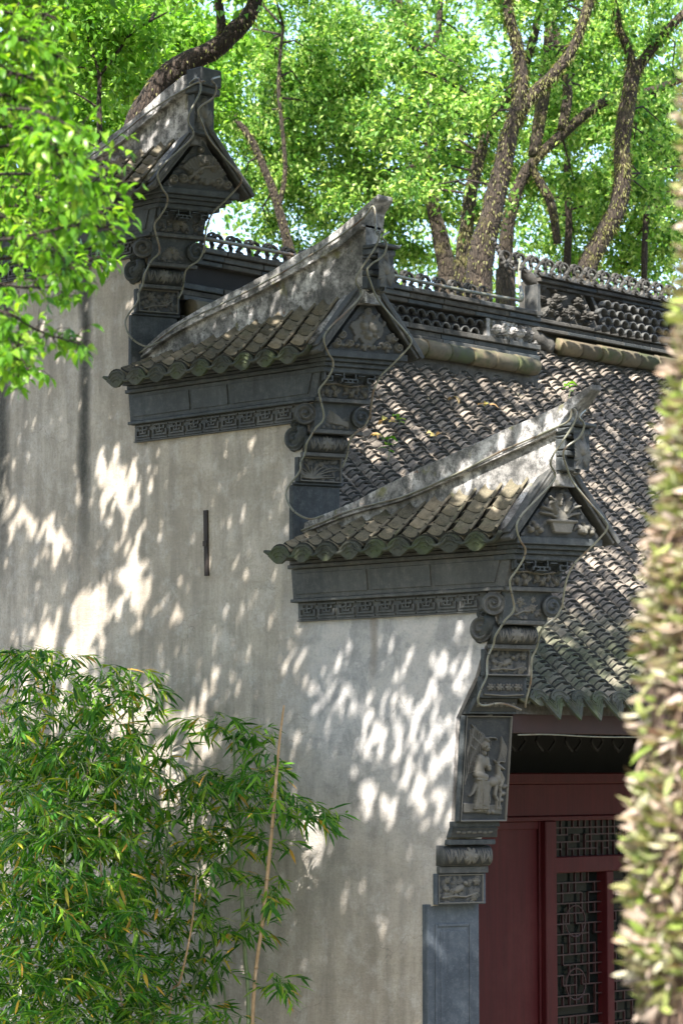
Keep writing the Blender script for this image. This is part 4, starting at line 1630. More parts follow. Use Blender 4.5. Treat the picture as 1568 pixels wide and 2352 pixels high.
# slanted carved panel at the start of the higher ridge
r = Relief(3.2, 60)
rn = random.Random(4)
for k in range(34):
    x, y = rn.uniform(.2, 2.9), rn.uniform(.12, .88)
    if x > 2.95 - .5 * y:
        continue
    r.leaf(x, y, .36, .17, rn.uniform(2.4, 4.2), .5 + .5 * rn.random())
for k in range(7):
    r.flower(.4 + .36 * k, .5 + .25 * sin(k * 2), .17, 6, 1.0, k)
r.build('carving', ridge, Vector((XB - .03, YF - .03, 6.315)), Vector((1, 0, 0)), ZV, Vector((0, -1, 0)), .243, .07, mat=M_MOR,
        mask=lambda U, V: (U < 3.1 - .75 * V))
q = MB()
q.add([(4.68, YF - .05, 6.313), (4.72, YF - .05, 6.313), (4.53, YF - .05, 6.56), (4.49, YF - .05, 6.56), (4.68, YF + .03, 6.313), (4.72, YF + .03, 6.313), (4.53, YF + .03, 6.56), (4.49, YF + .03, 6.56)],
      [(0, 1, 2, 3), (7, 6, 5, 4), (0, 4, 5, 1), (1, 5, 6, 2), (2, 6, 7, 3), (3, 7, 4, 0)])
obj('ridge_stud', q, M_STL, ridge, bevel=.003)
q = MB()
q.box(XB - .07, XB - .03, YF - .07, YF + .05, 6.315, 6.56)
obj('ridge_stud', q, M_STL, ridge, bevel=.003)
# upturned nose at the break of the ridge
q = MB()
P_ = smooth_path([(XB + .12, YF, 6.11), (XB + .0, YF, 6.16), (XB - .08, YF, 6.25), (XB - .10, YF, 6.31)], 4)
q.tube(P_, lerp_list([.075, .06, .04, .02], len(P_)), 8, .3, 8)
obj('ridge_nose', q, M_MOR, ridge, True)
q = MB()
P_ = smooth_path([(XB + .05, YF, 6.56), (XB - .10, YF, 6.62), (XB - .22, YF, 6.70), (XB - .30, YF, 6.72)], 4)
q.tube(P_, lerp_list([.06, .05, .03, .012], len(P_)), 8, .3, 8)
obj('ridge_nose', q, M_MOR, ridge, True)
# ridge tube tiles
for x0, x1, zc in ((.34, XB - .08, 5.940), (XB + .17, XR, 6.120)):
    n = int((x1 - x0) / .235)
    for k in range(n):
        a = x0 + (x1 - x0) * k / n
        b = x0 + (x1 - x0) * (k + 1) / n
        q = MB()
        r0 = .066 + random.uniform(-.003, .003)
        Pp = [(a, YF - .06, zc + random.uniform(-.003, .003)), (a + .02, YF - .06, zc), (b - .012, YF - .06, zc), (b, YF - .06, zc)]
        q.tube(Pp, [r0 + .001, r0, r0 - .001, r0 - .009], 14)
        obj('ridge_tile', q, M_TUBE, ridge, True)
q = MB()
q.box(.303, XB - .02, YF - .03, YF + .02, 5.80, 5.90)
obj('ridge_bed', q, M_MOR, ridge)
q = MB()
q.box(XB, XR - .5, YF - .03, YF + .02, 5.90, 6.07)
obj('ridge_bed', q, M_MOR, ridge)
# openwork cresting of interlocking scrolls
CR = MB()


def carc(cx, cz, R_, a0, a1, t=.0125, y=.0):
    pts = [(cx + R_ * cos(radians(a)), y, cz + R_ * sin(radians(a))) for a in np.linspace(a0, a1, 11)]
    Rr = []
    for i, p_ in enumerate(pts):
        d = Vector((p_[0] - cx, 0, p_[2] - cz)).normalized()
        P0 = Vector(p_)
        Rr.append([P0 + d * t + Vector((0, -.018, 0)), P0 + d * t + Vector((0, .018, 0)), P0 - d * t + Vector((0, .018, 0)), P0 - d * t + Vector((0, -.018, 0))])
    CR.rings(Rr)


carc(.000, .105, .052, -75, 235, .0075)
carc(.085, .055, .052, 100, 400, .0075, .008)
carc(.040, .020, .028, 20, 200, .007, .002)
carc(.128, .135, .030, -30, 210, .007, .002)
CR.v = [(x, y * .7, z * .82) for x, y, z in CR.v]
CRM = mesh_of('crest_scroll', CR, M_MOR)
for x0, x1, zb in ((.35, XB - .45, 6.363), (XB - .28, XR - .2, 6.667)):
    n = int((x1 - x0) / .170)
    for k in range(n):
        place('crest_scroll', CRM, frame(Vector((x0 + k * .170, YF + .06, zb)), Vector((1, 0, 0)), Vector((0, 1, 0)), ZV), ridge)
q = MB()
for k in range(7):
    q.tube([(XB - .30 - .02 * k, YF + .06, 6.70 + .028 * k), (XB - .335 - .02 * k, YF + .06, 6.735 + .025 * k)], .024 - .0015 * k, 6)
obj('crest_finial', q, M_MOR, ridge, True)

for o in list(ridge.children):      # move the pieces of the higher ridge to where it stands
    if o.location.length > 1.0 and abs(o.location.x - (-base_of(ridge)).x) > 1e-4:
        cx_, cz_ = (o.matrix_local.translation + base_of(ridge)).x, (o.matrix_local.translation + base_of(ridge)).z
    else:
        co = np.array([v.co for v in o.data.vertices])
        cx_, cz_ = (co[:, 0].min() + co[:, 0].max()) / 2, (co[:, 2].min() + co[:, 2].max()) / 2
    if cx_ > XB - .04 or cz_ > 6.5:
        o.location = o.location + RO

# ------------------------------------------------------------------ rope lights
YC = [(2.3, -.05), (2.7, -.17), (3.28, -.26), (3.40, -.36), (3.66, -.42), (3.78, -.52), (3.97, -.60), (4.17, -.70), (4.26, -.76), (4.30, -.79), (4.62, -.82), (4.70, -.92), (4.9, -1.0)]


def stackpt(px, py, out=.03, tier=0):
    y = -.4
    for _ in range(6):
        O_ = Vector((-.03, y, 0)) + NF * out
        d = ray(px, py)
        # plane through O_ with normal NF
        t = (O_ - CAM).dot(NF) / d.dot(NF)
        P = CAM + d * t
        y = np.interp(P.z, [a for a, _ in YC], [b for _, b in YC])
    return P


def c3(x, y):
    return ((x / 3.92 + 1180) * .91857, (y / 3.92 + 960) * .91857)


def c4(x, y):
    return ((x / 4.9 + 1100) * .91857, (y / 4.9 + 1450) * .91857)


LEFT = [c3(*p) for p in ((730, 580), (770, 740), (810, 880), (780, 970), (640, 1120), (480, 1290), (435, 1400), (470, 1530), (520, 1620), (500, 1720), (430, 1830), (370, 1920), (385, 2040))] + \
       [c4(*p) for p in ((905, 310), (880, 400), (800, 480), (720, 610), (670, 700), (650, 800), (585, 940), (570, 1060))]
LEFT_END0 = [c4(*p) for p in ((565, 1190), (510, 1310), (465, 1440), (480, 1520), (560, 1535), (720, 1510), (860, 1540), (990, 1590))]
RIGHT = [c3(*p) for p in ((1050, 320), (1095, 400), (1050, 520), (930, 610), (890, 680), (920, 800), (980, 950), (1120, 1130), (1270, 1300), (1325, 1400), (1250, 1510), (1100, 1660), (1000, 1760), (930, 1900), (900, 2040), (880, 2200))] + \
        [c4(*p) for p in ((1510, 280), (1420, 450), (1300, 540), (1230, 630), (1180, 830), (1120, 980))]
RIGHT_END0 = [c4(*p) for p in ((1110, 1230), (1050, 1480), (1040, 1560))]


def rope(tier, label):
    dy, dz = DY[tier], DZ[tier]
    off = Vector((0, dy, dz))
    t = thing('rope_light', label, 'rope light', Vector((-.1, -.3 + dy, 3.4 + dz)), 'rope lights wired along the carved wall steps')
    fn = []
    for y, g_ in FIN_GRV:
        zt = np.interp(y, [a for a, _ in FIN_TOPS[tier][::-1]], [b for _, b in FIN_TOPS[tier][::-1]])
        z_ = g_ if tier == 0 else zt - np.interp(y, [-.9, 1.1], [.09, .03])
        fn.append(Vector((.03, y, z_ + .004 + .006 * sin(y * 11 + tier))))
    L = [stackpt(*p) for p in LEFT] + ([stackpt(*p, .05) for p in LEFT_END0] if tier == 0 else
                                      [Vector((-.06, -.33, 3.45)), Vector((-.05, -.37, 3.34)), Vector((-.0, -.46, 3.28)), Vector((.03, -.56, 3.30))])
    R_ = [stackpt(*p, .05) for p in RIGHT] + ([stackpt(*p, .05) for p in RIGHT_END0] if tier == 0 else [])
    tip = [Vector((.03, -.98, 4.95)), Vector((.02, -1.02, 4.92)), Vector((-.0, -1.0, 4.84))]
    if tier == 2:
        tip = [Vector((.03, -.82, 4.92)), Vector((.0, -.93, 4.93)), Vector((-.0, -.95, 4.84))]
    A = [p + off for p in fn + tip + L[1:]]
    q = MB()
    pth = smooth_path(A, 5)
    pth = [p + Vector((.0, .004 * mnoise.noise(p * 6), .004 * mnoise.noise(p * 6 + Vector((5, 5, 5))))) for p in pth]
    q.tube(pth, .0062, 8)
    obj('rope', q, M_ROPE, t, True)
    B = [Vector((.12, -1.0, 4.95)) + off] + [p + off for p in R_]
    q = MB()
    q.tube(smooth_path(B, 5), .0060, 8)
    obj('rope', q, M_ROPE, t, True)
    # wire ties
    for src, st in ((pth, 17), (smooth_path(B, 5), 19)):
        for i in range(8, len(src) - 4, st):
            p = src[i]
            d = (src[i + 1] - src[i]).normalized()
            a = d.cross(Vector((-.7, -.7, 0))).normalized()
            b = d.cross(a)
            q = MB()
            q.tube([p + a * .0125 * cos(u) + b * .0125 * sin(u) for u in np.linspace(0, 2 * pi, 9)], .0022, 4)
            q.tube([p + b * .012, p + b * .02 + a * .015 + ZV * .008, p + b * .03 + a * .02 + ZV * .02], .0016, 4)
            obj('wire_tie', q, M_STL, t)
    return t


rope(0, 'grey rope light looping down the lowest carved wall end, beside the tiled eave')
rope(1, 'grey rope light draped over the middle wall step with the peach medallion gable')
rope(2, 'grey rope light draped over the topmost wall step with the fan gable')
t = thing('rope_light', 'straight grey rope light tied along the scrolled ridge cresting', 'rope light', (3, YF, 6.4), 'rope lights wired along the carved wall steps')
q = MB()
q.tube(smooth_path([(.5, YF + .02, 6.44), (1.4, YF + .02, 6.445), (2.2, YF + .02, 6.44), (2.9, YF + .02, 6.43), (3.62, YF + .02, 6.435), (3.80, YF + .05, 6.46), (3.95, YF + .20, 6.62), (4.08, YF + .30, 6.80), (4.24, YF + .4, 6.865),
                    (4.8, YF + .42, 6.865), (5.7, YF + .42, 6.85), (7.1, YF + .42, 6.845)], 5), .0135, 8)
obj('rope', q, M_ROPE, t, True)
t = thing('rope_light', 'thin pale rope light running under the eave board above the doors', 'rope light', (1, EY, 3.2), 'rope lights wired along the carved wall steps')
q = MB()
q.tube(smooth_path([(.32, EY + .02, EZ - .20), (.6, EY + .02, EZ - .195), (1.1, EY + .02, EZ - .205), (2.0, EY + .02, EZ - .20), (4, EY + .02, EZ - .2)], 5), .0045, 6)
obj('rope', q, M_ROPE, t, True)


# ------------------------------------------------------------------ leaves
def leaf_mesh(name, P, D, Nn, L, W, mat, fold=.25, curl=.15, rich=False):
    """P base points, D directions, Nn rough normals (all Nx3); L, W arrays"""
    D = D / np.linalg.norm(D, axis=1, keepdims=True)
    Sd = np.cross(D, Nn)
    Sd /= np.linalg.norm(Sd, axis=1, keepdims=True) + 1e-9
    Nn = np.cross(Sd, D)
    L, W = L[:, None], W[:, None]
    n = len(P)
    if not rich:
        V = np.stack([P, P + D * L * .45 + Sd * W * .5 + Nn * W * fold, P + D * L - Nn * L * curl, P + D * L * .45 - Sd * W * .5 + Nn * W * fold], 1)
        nv = 4
        tri = np.array([[0, 1, 2], [0, 2, 3]])
    else:
        mid = P + D * L * .5 + Nn * L * .02
        V = np.stack([P, P + D * L * .28 + Sd * W * .46 + Nn * W * fold, P + D * L * .62 + Sd * W * .42 + Nn * (W * fold - L * curl * .3), P + D * L - Nn * L * curl,
                      P + D * L * .62 - Sd * W * .42 + Nn * (W * fold - L * curl * .3), P + D * L * .28 - Sd * W * .46 + Nn * W * fold, mid], 1)
        nv = 7
        tri = np.array([[0, 1, 6], [1, 2, 6], [2, 3, 6], [3, 4, 6], [4, 5, 6], [5, 0, 6]])
    nt_ = len(tri)
    V = V.reshape(-1, 3).astype(np.float32)
    T = (tri[None] + (np.arange(n) * nv)[:, None, None]).reshape(-1).astype(np.int32)
    me = bpy.data.meshes.new(name)
    me.vertices.add(len(V))
    me.vertices.foreach_set('co', V.ravel())
    me.loops.add(len(T))
    me.loops.foreach_set('vertex_index', T)
    me.polygons.add(n * nt_)
    me.polygons.foreach_set('loop_start', np.arange(0, len(T), 3, dtype=np.int32))
    me.polygons.foreach_set('loop_total', np.full(n * nt_, 3, dtype=np.int32))
    me.materials.append(mat)
    me.update(calc_edges=True)
    return me


def rand_dirs(n, down=.3):
    v = rng.normal(size=(n, 3))
    v[:, 2] -= down
    return v / np.linalg.norm(v, axis=1, keepdims=True)


def clumpy(centres, per, spread):
    c = np.repeat(centres, per, 0)
    return c + rng.normal(size=c.shape) * np.array(spread) * rng.uniform(.3, 1, (len(c), 1))


def crown(name, parent, P, size, mat, aspect=.5, down=.6):
    n = len(P)
    me = leaf_mesh(name, P, rand_dirs(n, down), rand_dirs(n, -1.2), rng.uniform(.7, 1.15, n) * size, rng.uniform(.8, 1.2, n) * size * aspect, mat)
    o = link(name, me, parent)
    return o


def twigs(parent, pairs, r=.006, mat=None):
    q = MB()
    for a, b in pairs:
        a, b = Vector(a), Vector(b)
        m_ = a.lerp(b, .5) + Vector((random.uniform(-.1, .1), random.uniform(-.1, .1), random.uniform(0, .12)))
        q.tube([a, m_, b], [r * 2, r * 1.3, r * .6], 5)
    return obj('twigs', q, mat or M_BARK, parent, True, kind='stuff')


def branch(parent, pxs, depth, rad, mat=M_BARKM, name='branch', tuft=0):
    """pxs: photo points (px,py[,extra depth]); rad metres"""
    pts = smooth_path([at(p[0], p[1], depth + (p[2] if len(p) > 2 else 0)) for p in pxs], 7)
    rr = [a * .76 for a in lerp_list(rad, len(pts))]
    q = MB()
    q.tube(pts, rr, 12, .16, 5)
    o = obj(name, q, mat, parent, True)
    if tuft:
        n = tuft
        idx = rng.integers(0, len(pts) - 1, n)
        A = np.array([tuple(p) for p in pts])
        rv = rng.normal(size=(n, 3))
        rv /= np.linalg.norm(rv, axis=1, keepdims=True)
        P = A[idx] + (A[np.minimum(idx + 1, len(pts) - 1)] - A[idx]) * rng.random((n, 1)) + rv * np.array(rr)[idx][:, None] * .95
        me = leaf_mesh('epiphyte_leaves', P, rv + np.array([0, 0, -1.0]), rv, rng.uniform(.03, .07, n), rng.uniform(.008, .014, n), M_TUFT)
        e_ = link('epiphyte_leaves', me, o)
        e_['kind'] = 'stuff'
    return o, pts


M_TUFT = leaf_mat('bark_fern_leaf', [(0, (.09, .10, .025)), (.5, (.17, .18, .05)), (1, (.24, .22, .12))], (1.3, 1.3, .6), .4, .5)


# ------------------------------------------------------------------ trees behind the hall
def bg_tree(label, depth, trunks, crowns, mat, leafs, size, loc_px, group='trees crowding behind the hall roof', asp=.5, ndist=.44):
    b = at(loc_px, 900, depth)
    t = thing('camphor_tree', label, 'tree', (b.x, b.y, 0), group)
    first = True
    ends = []
    for pxs, rad, mt, tu in trunks:
        o, pts = branch(t, pxs, depth, rad, mt, 'trunk' if first else 'branch', tu)
        if first:      # bring the trunk down to the ground
            p0 = pts[0]
            q = MB()
            P2 = smooth_path([(p0.x + (b.x - p0.x) * .3, p0.y + (b.y - p0.y) * .3, -.1), (p0.x, p0.y, p0.z * .5), tuple(p0)], 5)
            q.tube(P2, lerp_list([rad[0] * 1.6, rad[0] * 1.15, rad[0] * 1.02], len(P2)), 12, .12, 4)
            obj('trunk_foot', q, mt, t, True)
        first = False
        ends += pts[len(pts) // 3:]
    cs = []
    for px, py, rx, ry, dd, dr, n in crowns:
        k = n
        u = rng.normal(size=(k, 3))
        u /= np.linalg.norm(u, axis=1, keepdims=True)
        u *= rng.random((k, 1)) ** (1 / 3)
        for a in u:
            p_ = at(px + a[0] * rx, py + a[1] * ry, depth + dd + a[2] * dr)
            cs.append(tuple(p_))
    cs = np.array(cs)
    per = leafs // len(cs)
    P = clumpy(cs, per, (ndist * .42, ndist * .42, ndist * .30))
    crown('crown', t, P, size, mat, asp)
    prs = []
    used = {}
    E_ = np.array([tuple(e) for e in ends])
    for c in cs[rng.choice(len(cs), min(len(cs), 60), replace=False)]:
        d = np.linalg.norm(E_ - c, axis=1)
        j = int(np.argmin(d))
        used[j] = used.get(j, 0) + 1
        if .25 < d[j] < 1.5 and used[j] < 3:
            prs.append((E_[j], c))
    if prs:
        twigs(t, prs, .007)
    return t


MB_, MD_ = M_BARKM, M_BARK
bg_tree('large forked tree with dark mossy trunk standing right behind the ridge', 24,
        [([(1098, 700), (1103, 600), (1125, 500), (1150, 400), (1172, 300), (1195, 215), (1190, 120), (1172, 50), (1155, -40)], [.17, .155, .13, .12, .10, .085, .07, .06, .055], MB_, 1500),
         ([(1180, 290), (1215, 225), (1270, 170), (1320, 100), (1362, -30)], [.075, .075, .065, .06, .055], MB_, 700)],
        [(1150, -200, 700, 240, 0, 1.5, 31), (1050, 330, 160, 200, 1.5, .8, 14), (1350, 60, 180, 120, .8, .8, 10)], M_LBG, 9100, .072, 1100)
bg_tree('pale leaning tree just left of the dark forked trunk, in full sun', 25.5,
        [([(1065, 700), (1062, 600), (1072, 510), (1085, 420), (1110, 330), (1135, 260), (1180, 200), (1215, 120), (1250, -30)], [.10, .10, .09, .075, .07, .06, .065, .055, .045], MB_, 1200)],
        [(1180, -220, 500, 220, 0, 1.5, 21), (960, 260, 150, 200, .6, .8, 16)], M_LBG, 7800, .072, 1060)
bg_tree('curving tree with a round knot scar, forking near the right edge', 25,
        [([(1330, 700), (1350, 610), (1385, 540), (1418, 470), (1428, 400), (1428, 320), (1442, 230), (1455, 150)], [.135, .13, .12, .113, .11, .10, .10, .09], MB_, 1600),
         ([(1455, 160), (1440, 110), (1420, 60), (1405, -20)], [.062, .055, .045, .04], MB_, 300),
         ([(1455, 170), (1490, 120), (1530, 70), (1600, 0)], [.068, .062, .055, .05], MB_, 300)],
        [(1450, -200, 420, 210, 0, 1.4, 21), (1500, 330, 120, 220, 1.2, .6, 14)], M_LBG, 5000, .08, 1340)
bg_tree('tree whose long bare limb slants up to the right between the trunks', 27,
        [([(1160, 620), (1165, 520), (1190, 430), (1225, 370), (1300, 300), (1375, 240), (1430, 215), (1490, 210), (1590, 170)], [.10, .09, .085, .075, .07, .065, .06, .055, .05], MB_, 500),
         ([(1215, 375), (1240, 420), (1265, 470), (1280, 560)], [.05, .055, .06, .06], MB_, 200),
         ([(1225, 360), (1245, 230), (1260, 100), (1275, -40)], [.085, .085, .08, .07], MB_, 300),
         ([(1290, 300), (1302, 210), (1288, 130), (1265, 40)], [.07, .065, .06, .05], MB_, 200)],
        [(1290, 250, 300, 260, 1.5, .8, 50), (1290, -180, 500, 220, 0, 1.4, 17)], M_LBG, 24700, .072, 1180)
bg_tree('slim dark tree half lost in leaves behind the middle of the ridge', 29,
        [([(1030, 640), (1015, 560), (995, 480), (990, 400), (985, 300), (975, 180), (940, 80), (900, -30)], [.14, .12, .10, .09, .085, .08, .085, .075], MB_, 300),
         ([(965, 120), (1000, 90), (1010, 20), (1010, -40)], [.05, .04, .04, .03], MD_, 0)],
        [(880, 300, 280, 330, 1.2, .8, 90), (900, -150, 500, 220, 0, 1.5, 17)], M_LBG, 32500, .068, 1000)
bg_tree('tree with a mossy yellow trunk showing through leaves right of the top gable', 27.5,
        [([(700, 720), (640, 480), (600, 370), (570, 310), (530, 260)], [.085, .06, .05, .045, .035], MB_, 200),
         ([(640, 480), (655, 380), (640, 200), (650, 60)], [.035, .03, .026, .02], MB_, 100)],
        [(700, 280, 200, 320, 1.2, .8, 80), (560, -100, 380, 240, .3, 1.2, 17)], M_LBG, 27500, .068, 650)
bg_tree('thick dark limbed tree arching up from behind the topmost gable', 19.5,
        [([(300, 420), (318, 300), (345, 232), (385, 175), (440, 140), (495, 112), (540, 70), (575, 30), (600, -40)], [.15, .14, .125, .115, .105, .10, .085, .08, .07], MD_, 300),
         ([(508, 105), (508, 50), (498, -30)], [.055, .045, .04], MD_, 50)],
        [(430, -160, 380, 160, 0, 1.2, 21), (330, 120, 180, 120, 2.5, .6, 30)], M_LMID, 12000, .085, 310)
bg_tree('slender forked sapling with thin black stems left of the top gable', 20.5,
        [([(231, 420), (230, 330), (228, 240), (228, 170), (205, 100), (200, 40)], [.028, .026, .024, .02, .012, .008], MD_, 0),
         ([(229, 175), (270, 120), (310, 70), (400, 20)], [.018, .016, .013, .008], MD_, 0),
         ([(228, 180), (190, 155), (150, 160)], [.014, .01, .006], MD_, 0),
         ([(229, 250), (175, 215), (120, 200)], [.012, .009, .005], MD_, 0)],
        [(250, 80, 170, 120, .2, .4, 26)], M_LMID, 3500, .075, 230)
bg_tree('stout trunk standing in the green shade at the upper left', 24,
        [([(300, 420), (312, 230), (318, 130), (318, 40), (320, -40)], [.07, .07, .07, .075, .08], MB_, 200),
         ([(355, 300), (365, 150), (380, 40), (385, -30)], [.05, .05, .045, .04], MD_, 0),
         ([(125, 420), (118, 280), (104, 210), (88, 120)], [.06, .055, .045, .03], MD_, 0)],
        [(260, 240, 330, 280, 1.5, .8, 110), (200, -150, 420, 200, .3, 1.2, 14)], M_LMID, 37500, .068, 320)
bg_tree('thin dark stemmed tree behind the right part of the cresting', 30,
        [([(1478, 640), (1480, 540), (1484, 460), (1472, 380), (1475, 300)], [.05, .045, .05, .04, .03], MD_, 0),
         ([(1300, 640), (1305, 500), (1300, 400), (1310, 300)], [.06, .055, .05, .04], MD_, 0)],
        [(1420, 420, 240, 260, .8, .8, 90), (1480, 120, 200, 200, 1, 1, 30)], M_LBG, 30000, .068, 1480)
# the far edge of the grove, one leafy mass
cs = []
for _ in range(290):
    cs.append(tuple(at(rng.uniform(-500, 2100), rng.uniform(-500, 780), rng.uniform(32, 37))))
P = clumpy(np.array(cs), 150, (.42, .42, .32))
me = leaf_mesh('far_grove', P, rand_dirs(len(P), .6), rand_dirs(len(P), -1.2), rng.uniform(.08, .13, len(P)), rng.uniform(.04, .065, len(P)), M_LBG)
o = link('far_grove', me)
o['kind'] = 'stuff'
tag(o, 'sunlit yellow green leaf mass filling the grove beyond the hall', 'foliage')
o.data.materials[0] = M_LBG

# unseen trees added behind and beside the viewer to close off the low sky
cs = []
for _ in range(700):
    a = rng.uniform(radians(150), radians(400))
    r_ = rng.uniform(17, 24)
    cs.append((2 + r_ * cos(a), -2 + r_ * sin(a) * 1.0, rng.uniform(.5, 10.5)))
cs = [c for c in cs if (Vector(c) - CAM).dot(FW) < 0 or c[1] < -5 or c[0] < -13]
P = clumpy(np.array(cs), 60, (.8, .8, .7))
n = len(P)
me = leaf_mesh('sky_screen_grove', P, rand_dirs(n, .6), rand_dirs(n, -1.2), rng.uniform(.25, .4, n), rng.uniform(.14, .2, n), M_LSH)
o = link('sky_screen_grove', me)
o['kind'] = 'stuff'
tag(o, 'unseen leafy grove added opposite the hall front to block low sky', 'foliage')

# ------------------------------------------------------------------ near tree: overhanging canopy that dapples the wall, and the spray at upper left
near = thing('camphor_tree', 'near tree whose bright green leafy branches hang in from the left edge', 'tree', (-9.5, -.5, 0))
q = MB()
tr = smooth_path([(-9.5, -.5, -.1), (-9.4, -.4, 2.0), (-9.1, -.2, 4.2), (-8.6, -.1, 6.2)], 6)
q.tube(tr, lerp_list([.34, .27, .24, .2], len(tr)), 14, .1, 3)
obj('trunk', q, M_BARK, near, True)
for k, (tx, ty, tz, r0) in enumerate(((-4.5, -1.2, 9.2, .14), (-5.0, 1.6, 10.2, .13), (-3.5, -3.4, 8.8, .11), (-7.5, 2.5, 8.3, .1), (-9.4, -3, 9, .1), (-2.6, .8, 11.2, .1))):
    q = MB()
    P_ = smooth_path([(-8.6, -.1, 6.2), ((-8.6 + tx) / 2, (-.1 + ty) / 2 + .3, (6.2 + tz) / 2 + .5), (tx, ty, tz)], 7)
    q.tube(P_, lerp_list([r0, r0 * .7, r0 * .3], len(P_)), 9, .12, 4)
    obj('branch', q, M_BARK, near, True)
# gaps in the canopy: (px, py, rx, ry, share of leaves kept)
GAPS = [(255, 1095, 56, 76, .0), (272, 1160, 30, 40, .05), (300, 1240, 26, 40, .0), (318, 1330, 40, 88, .0), (205, 1390, 66, 70, .0), (45, 1190, 52, 46, .05), (115, 1225, 58, 42, .0), (130, 1285, 30, 26, .2),
        (10, 1130, 22, 50, .1), (100, 1455, 80, 46, .05), (170, 1500, 60, 50, .0), (120, 1060, 20, 26, .3), (60, 1010, 14, 36, .4), (408, 1330, 10, 50, .2), (408, 1440, 13, 48, .05), (490, 1470, 16, 34, .2), (490, 1010, 10, 18, .2),
        (600, 1425, 22, 40, .25), (590, 1040, 14, 22, .3), (300, 745, 10, 30, .15), (316, 680, 9, 36, .25), (345, 1105, 14, 40, .2),
        (300, 1680, 60, 110, .05), (340, 1580, 50, 50, .1), (390, 1780, 40, 90, .1), (480, 1690, 42, 60, .1), (672, 1525, 28, 32, .0), (640, 1470, 14, 22, .2),
        (700, 1480, 16, 16, .2), (740, 1570, 44, 60, .35), (765, 1640, 34, 60, .3), (770, 1520, 22, 34, .3), (715, 1730, 34, 40, .35), (690, 1600, 20, 22, .2), (830, 1610, 26, 24, .2), (865, 1650, 34, 60, .3), (900, 1560, 34, 55, .35), (900, 1690, 40, 50, .15),
        (985, 1620, 36, 70, .22), (955, 1700, 60, 60, .12), (1015, 1560, 30, 60, .2), (1030, 1700, 40, 110, .15), (960, 1790, 60, 55, .18), (1000, 1850, 54, 70, .3), (840, 1760, 26, 90, .2), (880, 1860, 24, 60, .15), (815, 1850, 16, 40, .15),
        (1045, 1500, 34, 50, .2), (1060, 1600, 25, 60, .1), (720, 1930, 36, 70, .05), (700, 2010, 30, 50, .3), (690, 2260, 30, 60, .5), (710, 2330, 30, 30, .4),
        (650, 2060, 30, 60, .4), (560, 2150, 24, 60, .25), (560, 2290, 24, 60, .3), (200, 1640, 70, 60, .3), (60, 1560, 60, 60, .3), (520, 1900, 30, 50, .35), (150, 1900, 120, 70, .5), (330, 2050, 60, 60, .5), (100, 2150, 80, 60, .6),
        (455, 940, 7, 20, .2), (940, 1340, 14, 36, .15), (880, 1350, 6, 20, .3), (1195, 880, 8, 10, .5),
        # copings and cap tiles
        (1170, 1015, 150, 85, .0), (1240, 1060, 60, 60, .0), (1100, 1080, 50, 45, .1), (1290, 940, 40, 40, .0), (1060, 1110, 40, 30, .15), (1110, 1130, 100, 40, .05), (1010, 1130, 20, 16, .2), (1180, 1110, 50, 22, .1),
        (1335, 1190, 44, 80, .0), (1350, 1225, 24, 30, .1), (1170, 1395, 14, 26, .2), (1290, 1180, 20, 26, .3),
        (700, 600, 40, 30, .15), (650, 650, 34, 22, .15), (600, 660, 30, 18, .2), (760, 560, 20, 24, .3), (500, 735, 16, 12, .2), (620, 695, 20, 16, .25), (345, 305, 16, 40, .05), (320, 330, 14, 26, .1), (300, 390, 60, 18, .3), (330, 250, 16, 12, .3), (220, 520, 20, 24, .2),
        (540, 690, 24, 14, .3), (1130, 1640, 12, 90, .3), (1150, 1830, 12, 70, .3), (1100, 2250, 20, 90, .35), (1060, 2200, 10, 80, .3), (1110, 1400, 26, 26, .15), (1180, 1380, 20, 20, .3)]
wt = np.array([(-1.3, 4.0), (-1.2, 5.1), (1.0, 4.5), (1.05, 5.4), (.4, 6.3), (2.45, 5.7), (2.5, 6.5), (1.9, 7.4), (3.2, 7.0), (7, 6.9)])


def top_of_wall(y):      # rough skyline of the copings along y
    z = np.full_like(y, 0.)
    for k in range(3):
        yy = [DY[k] - 1.17, DY[k] - .86, DY[k] - .1, DY[k] + 1.12]
        zz = [5.05 + DZ[k], 4.97 + DZ[k], 4.78 + DZ[k], 4.46 + DZ[k]]
        if k == 2:
            yy, zz = yy + [9], zz + [6.8]
        m_ = (y >= yy[0]) & (y <= yy[-1])
        z = np.where(m_, np.maximum(z, np.interp(y, yy, zz)), z)
    return z


s_ = np.array(SUN)
ua = np.cross(s_, [0, 0, 1.])
ua /= np.linalg.norm(ua)
ub = np.cross(ua, s_)
NC = 190000
c0 = np.array([1.2, 1.8, 4.2]) + s_ * 8.0
ab = rng.uniform(-1, 1, (NC, 2)) * np.array([6.0, 5.6])
P = c0 + ab[:, :1] * ua + ab[:, 1:] * ub
# where each leaf's shadow falls: wall plane first, then the hall roof
tw = (P[:, 0] - .0) / s_[0]
Hw = P - s_ * tw[:, None]
onwall = (Hw[:, 2] < top_of_wall(Hw[:, 1])) & (Hw[:, 1] > -1.2) & (Hw[:, 1] < 7)
# roof: point on plane through eave with normal SN
sn = np.array(SN)
e0 = np.array([0, EY, EZ])
tr_ = ((P - e0) @ sn) / (s_ @ sn)
Hr = P - s_ * tr_[:, None]
onroof = (~onwall) & (Hr[:, 0] > .3) & (Hr[:, 0] < 7) & (Hr[:, 1] > EY - .1) & (Hr[:, 1] < RY + .2)
H = np.where(onwall[:, None], Hw, Hr)
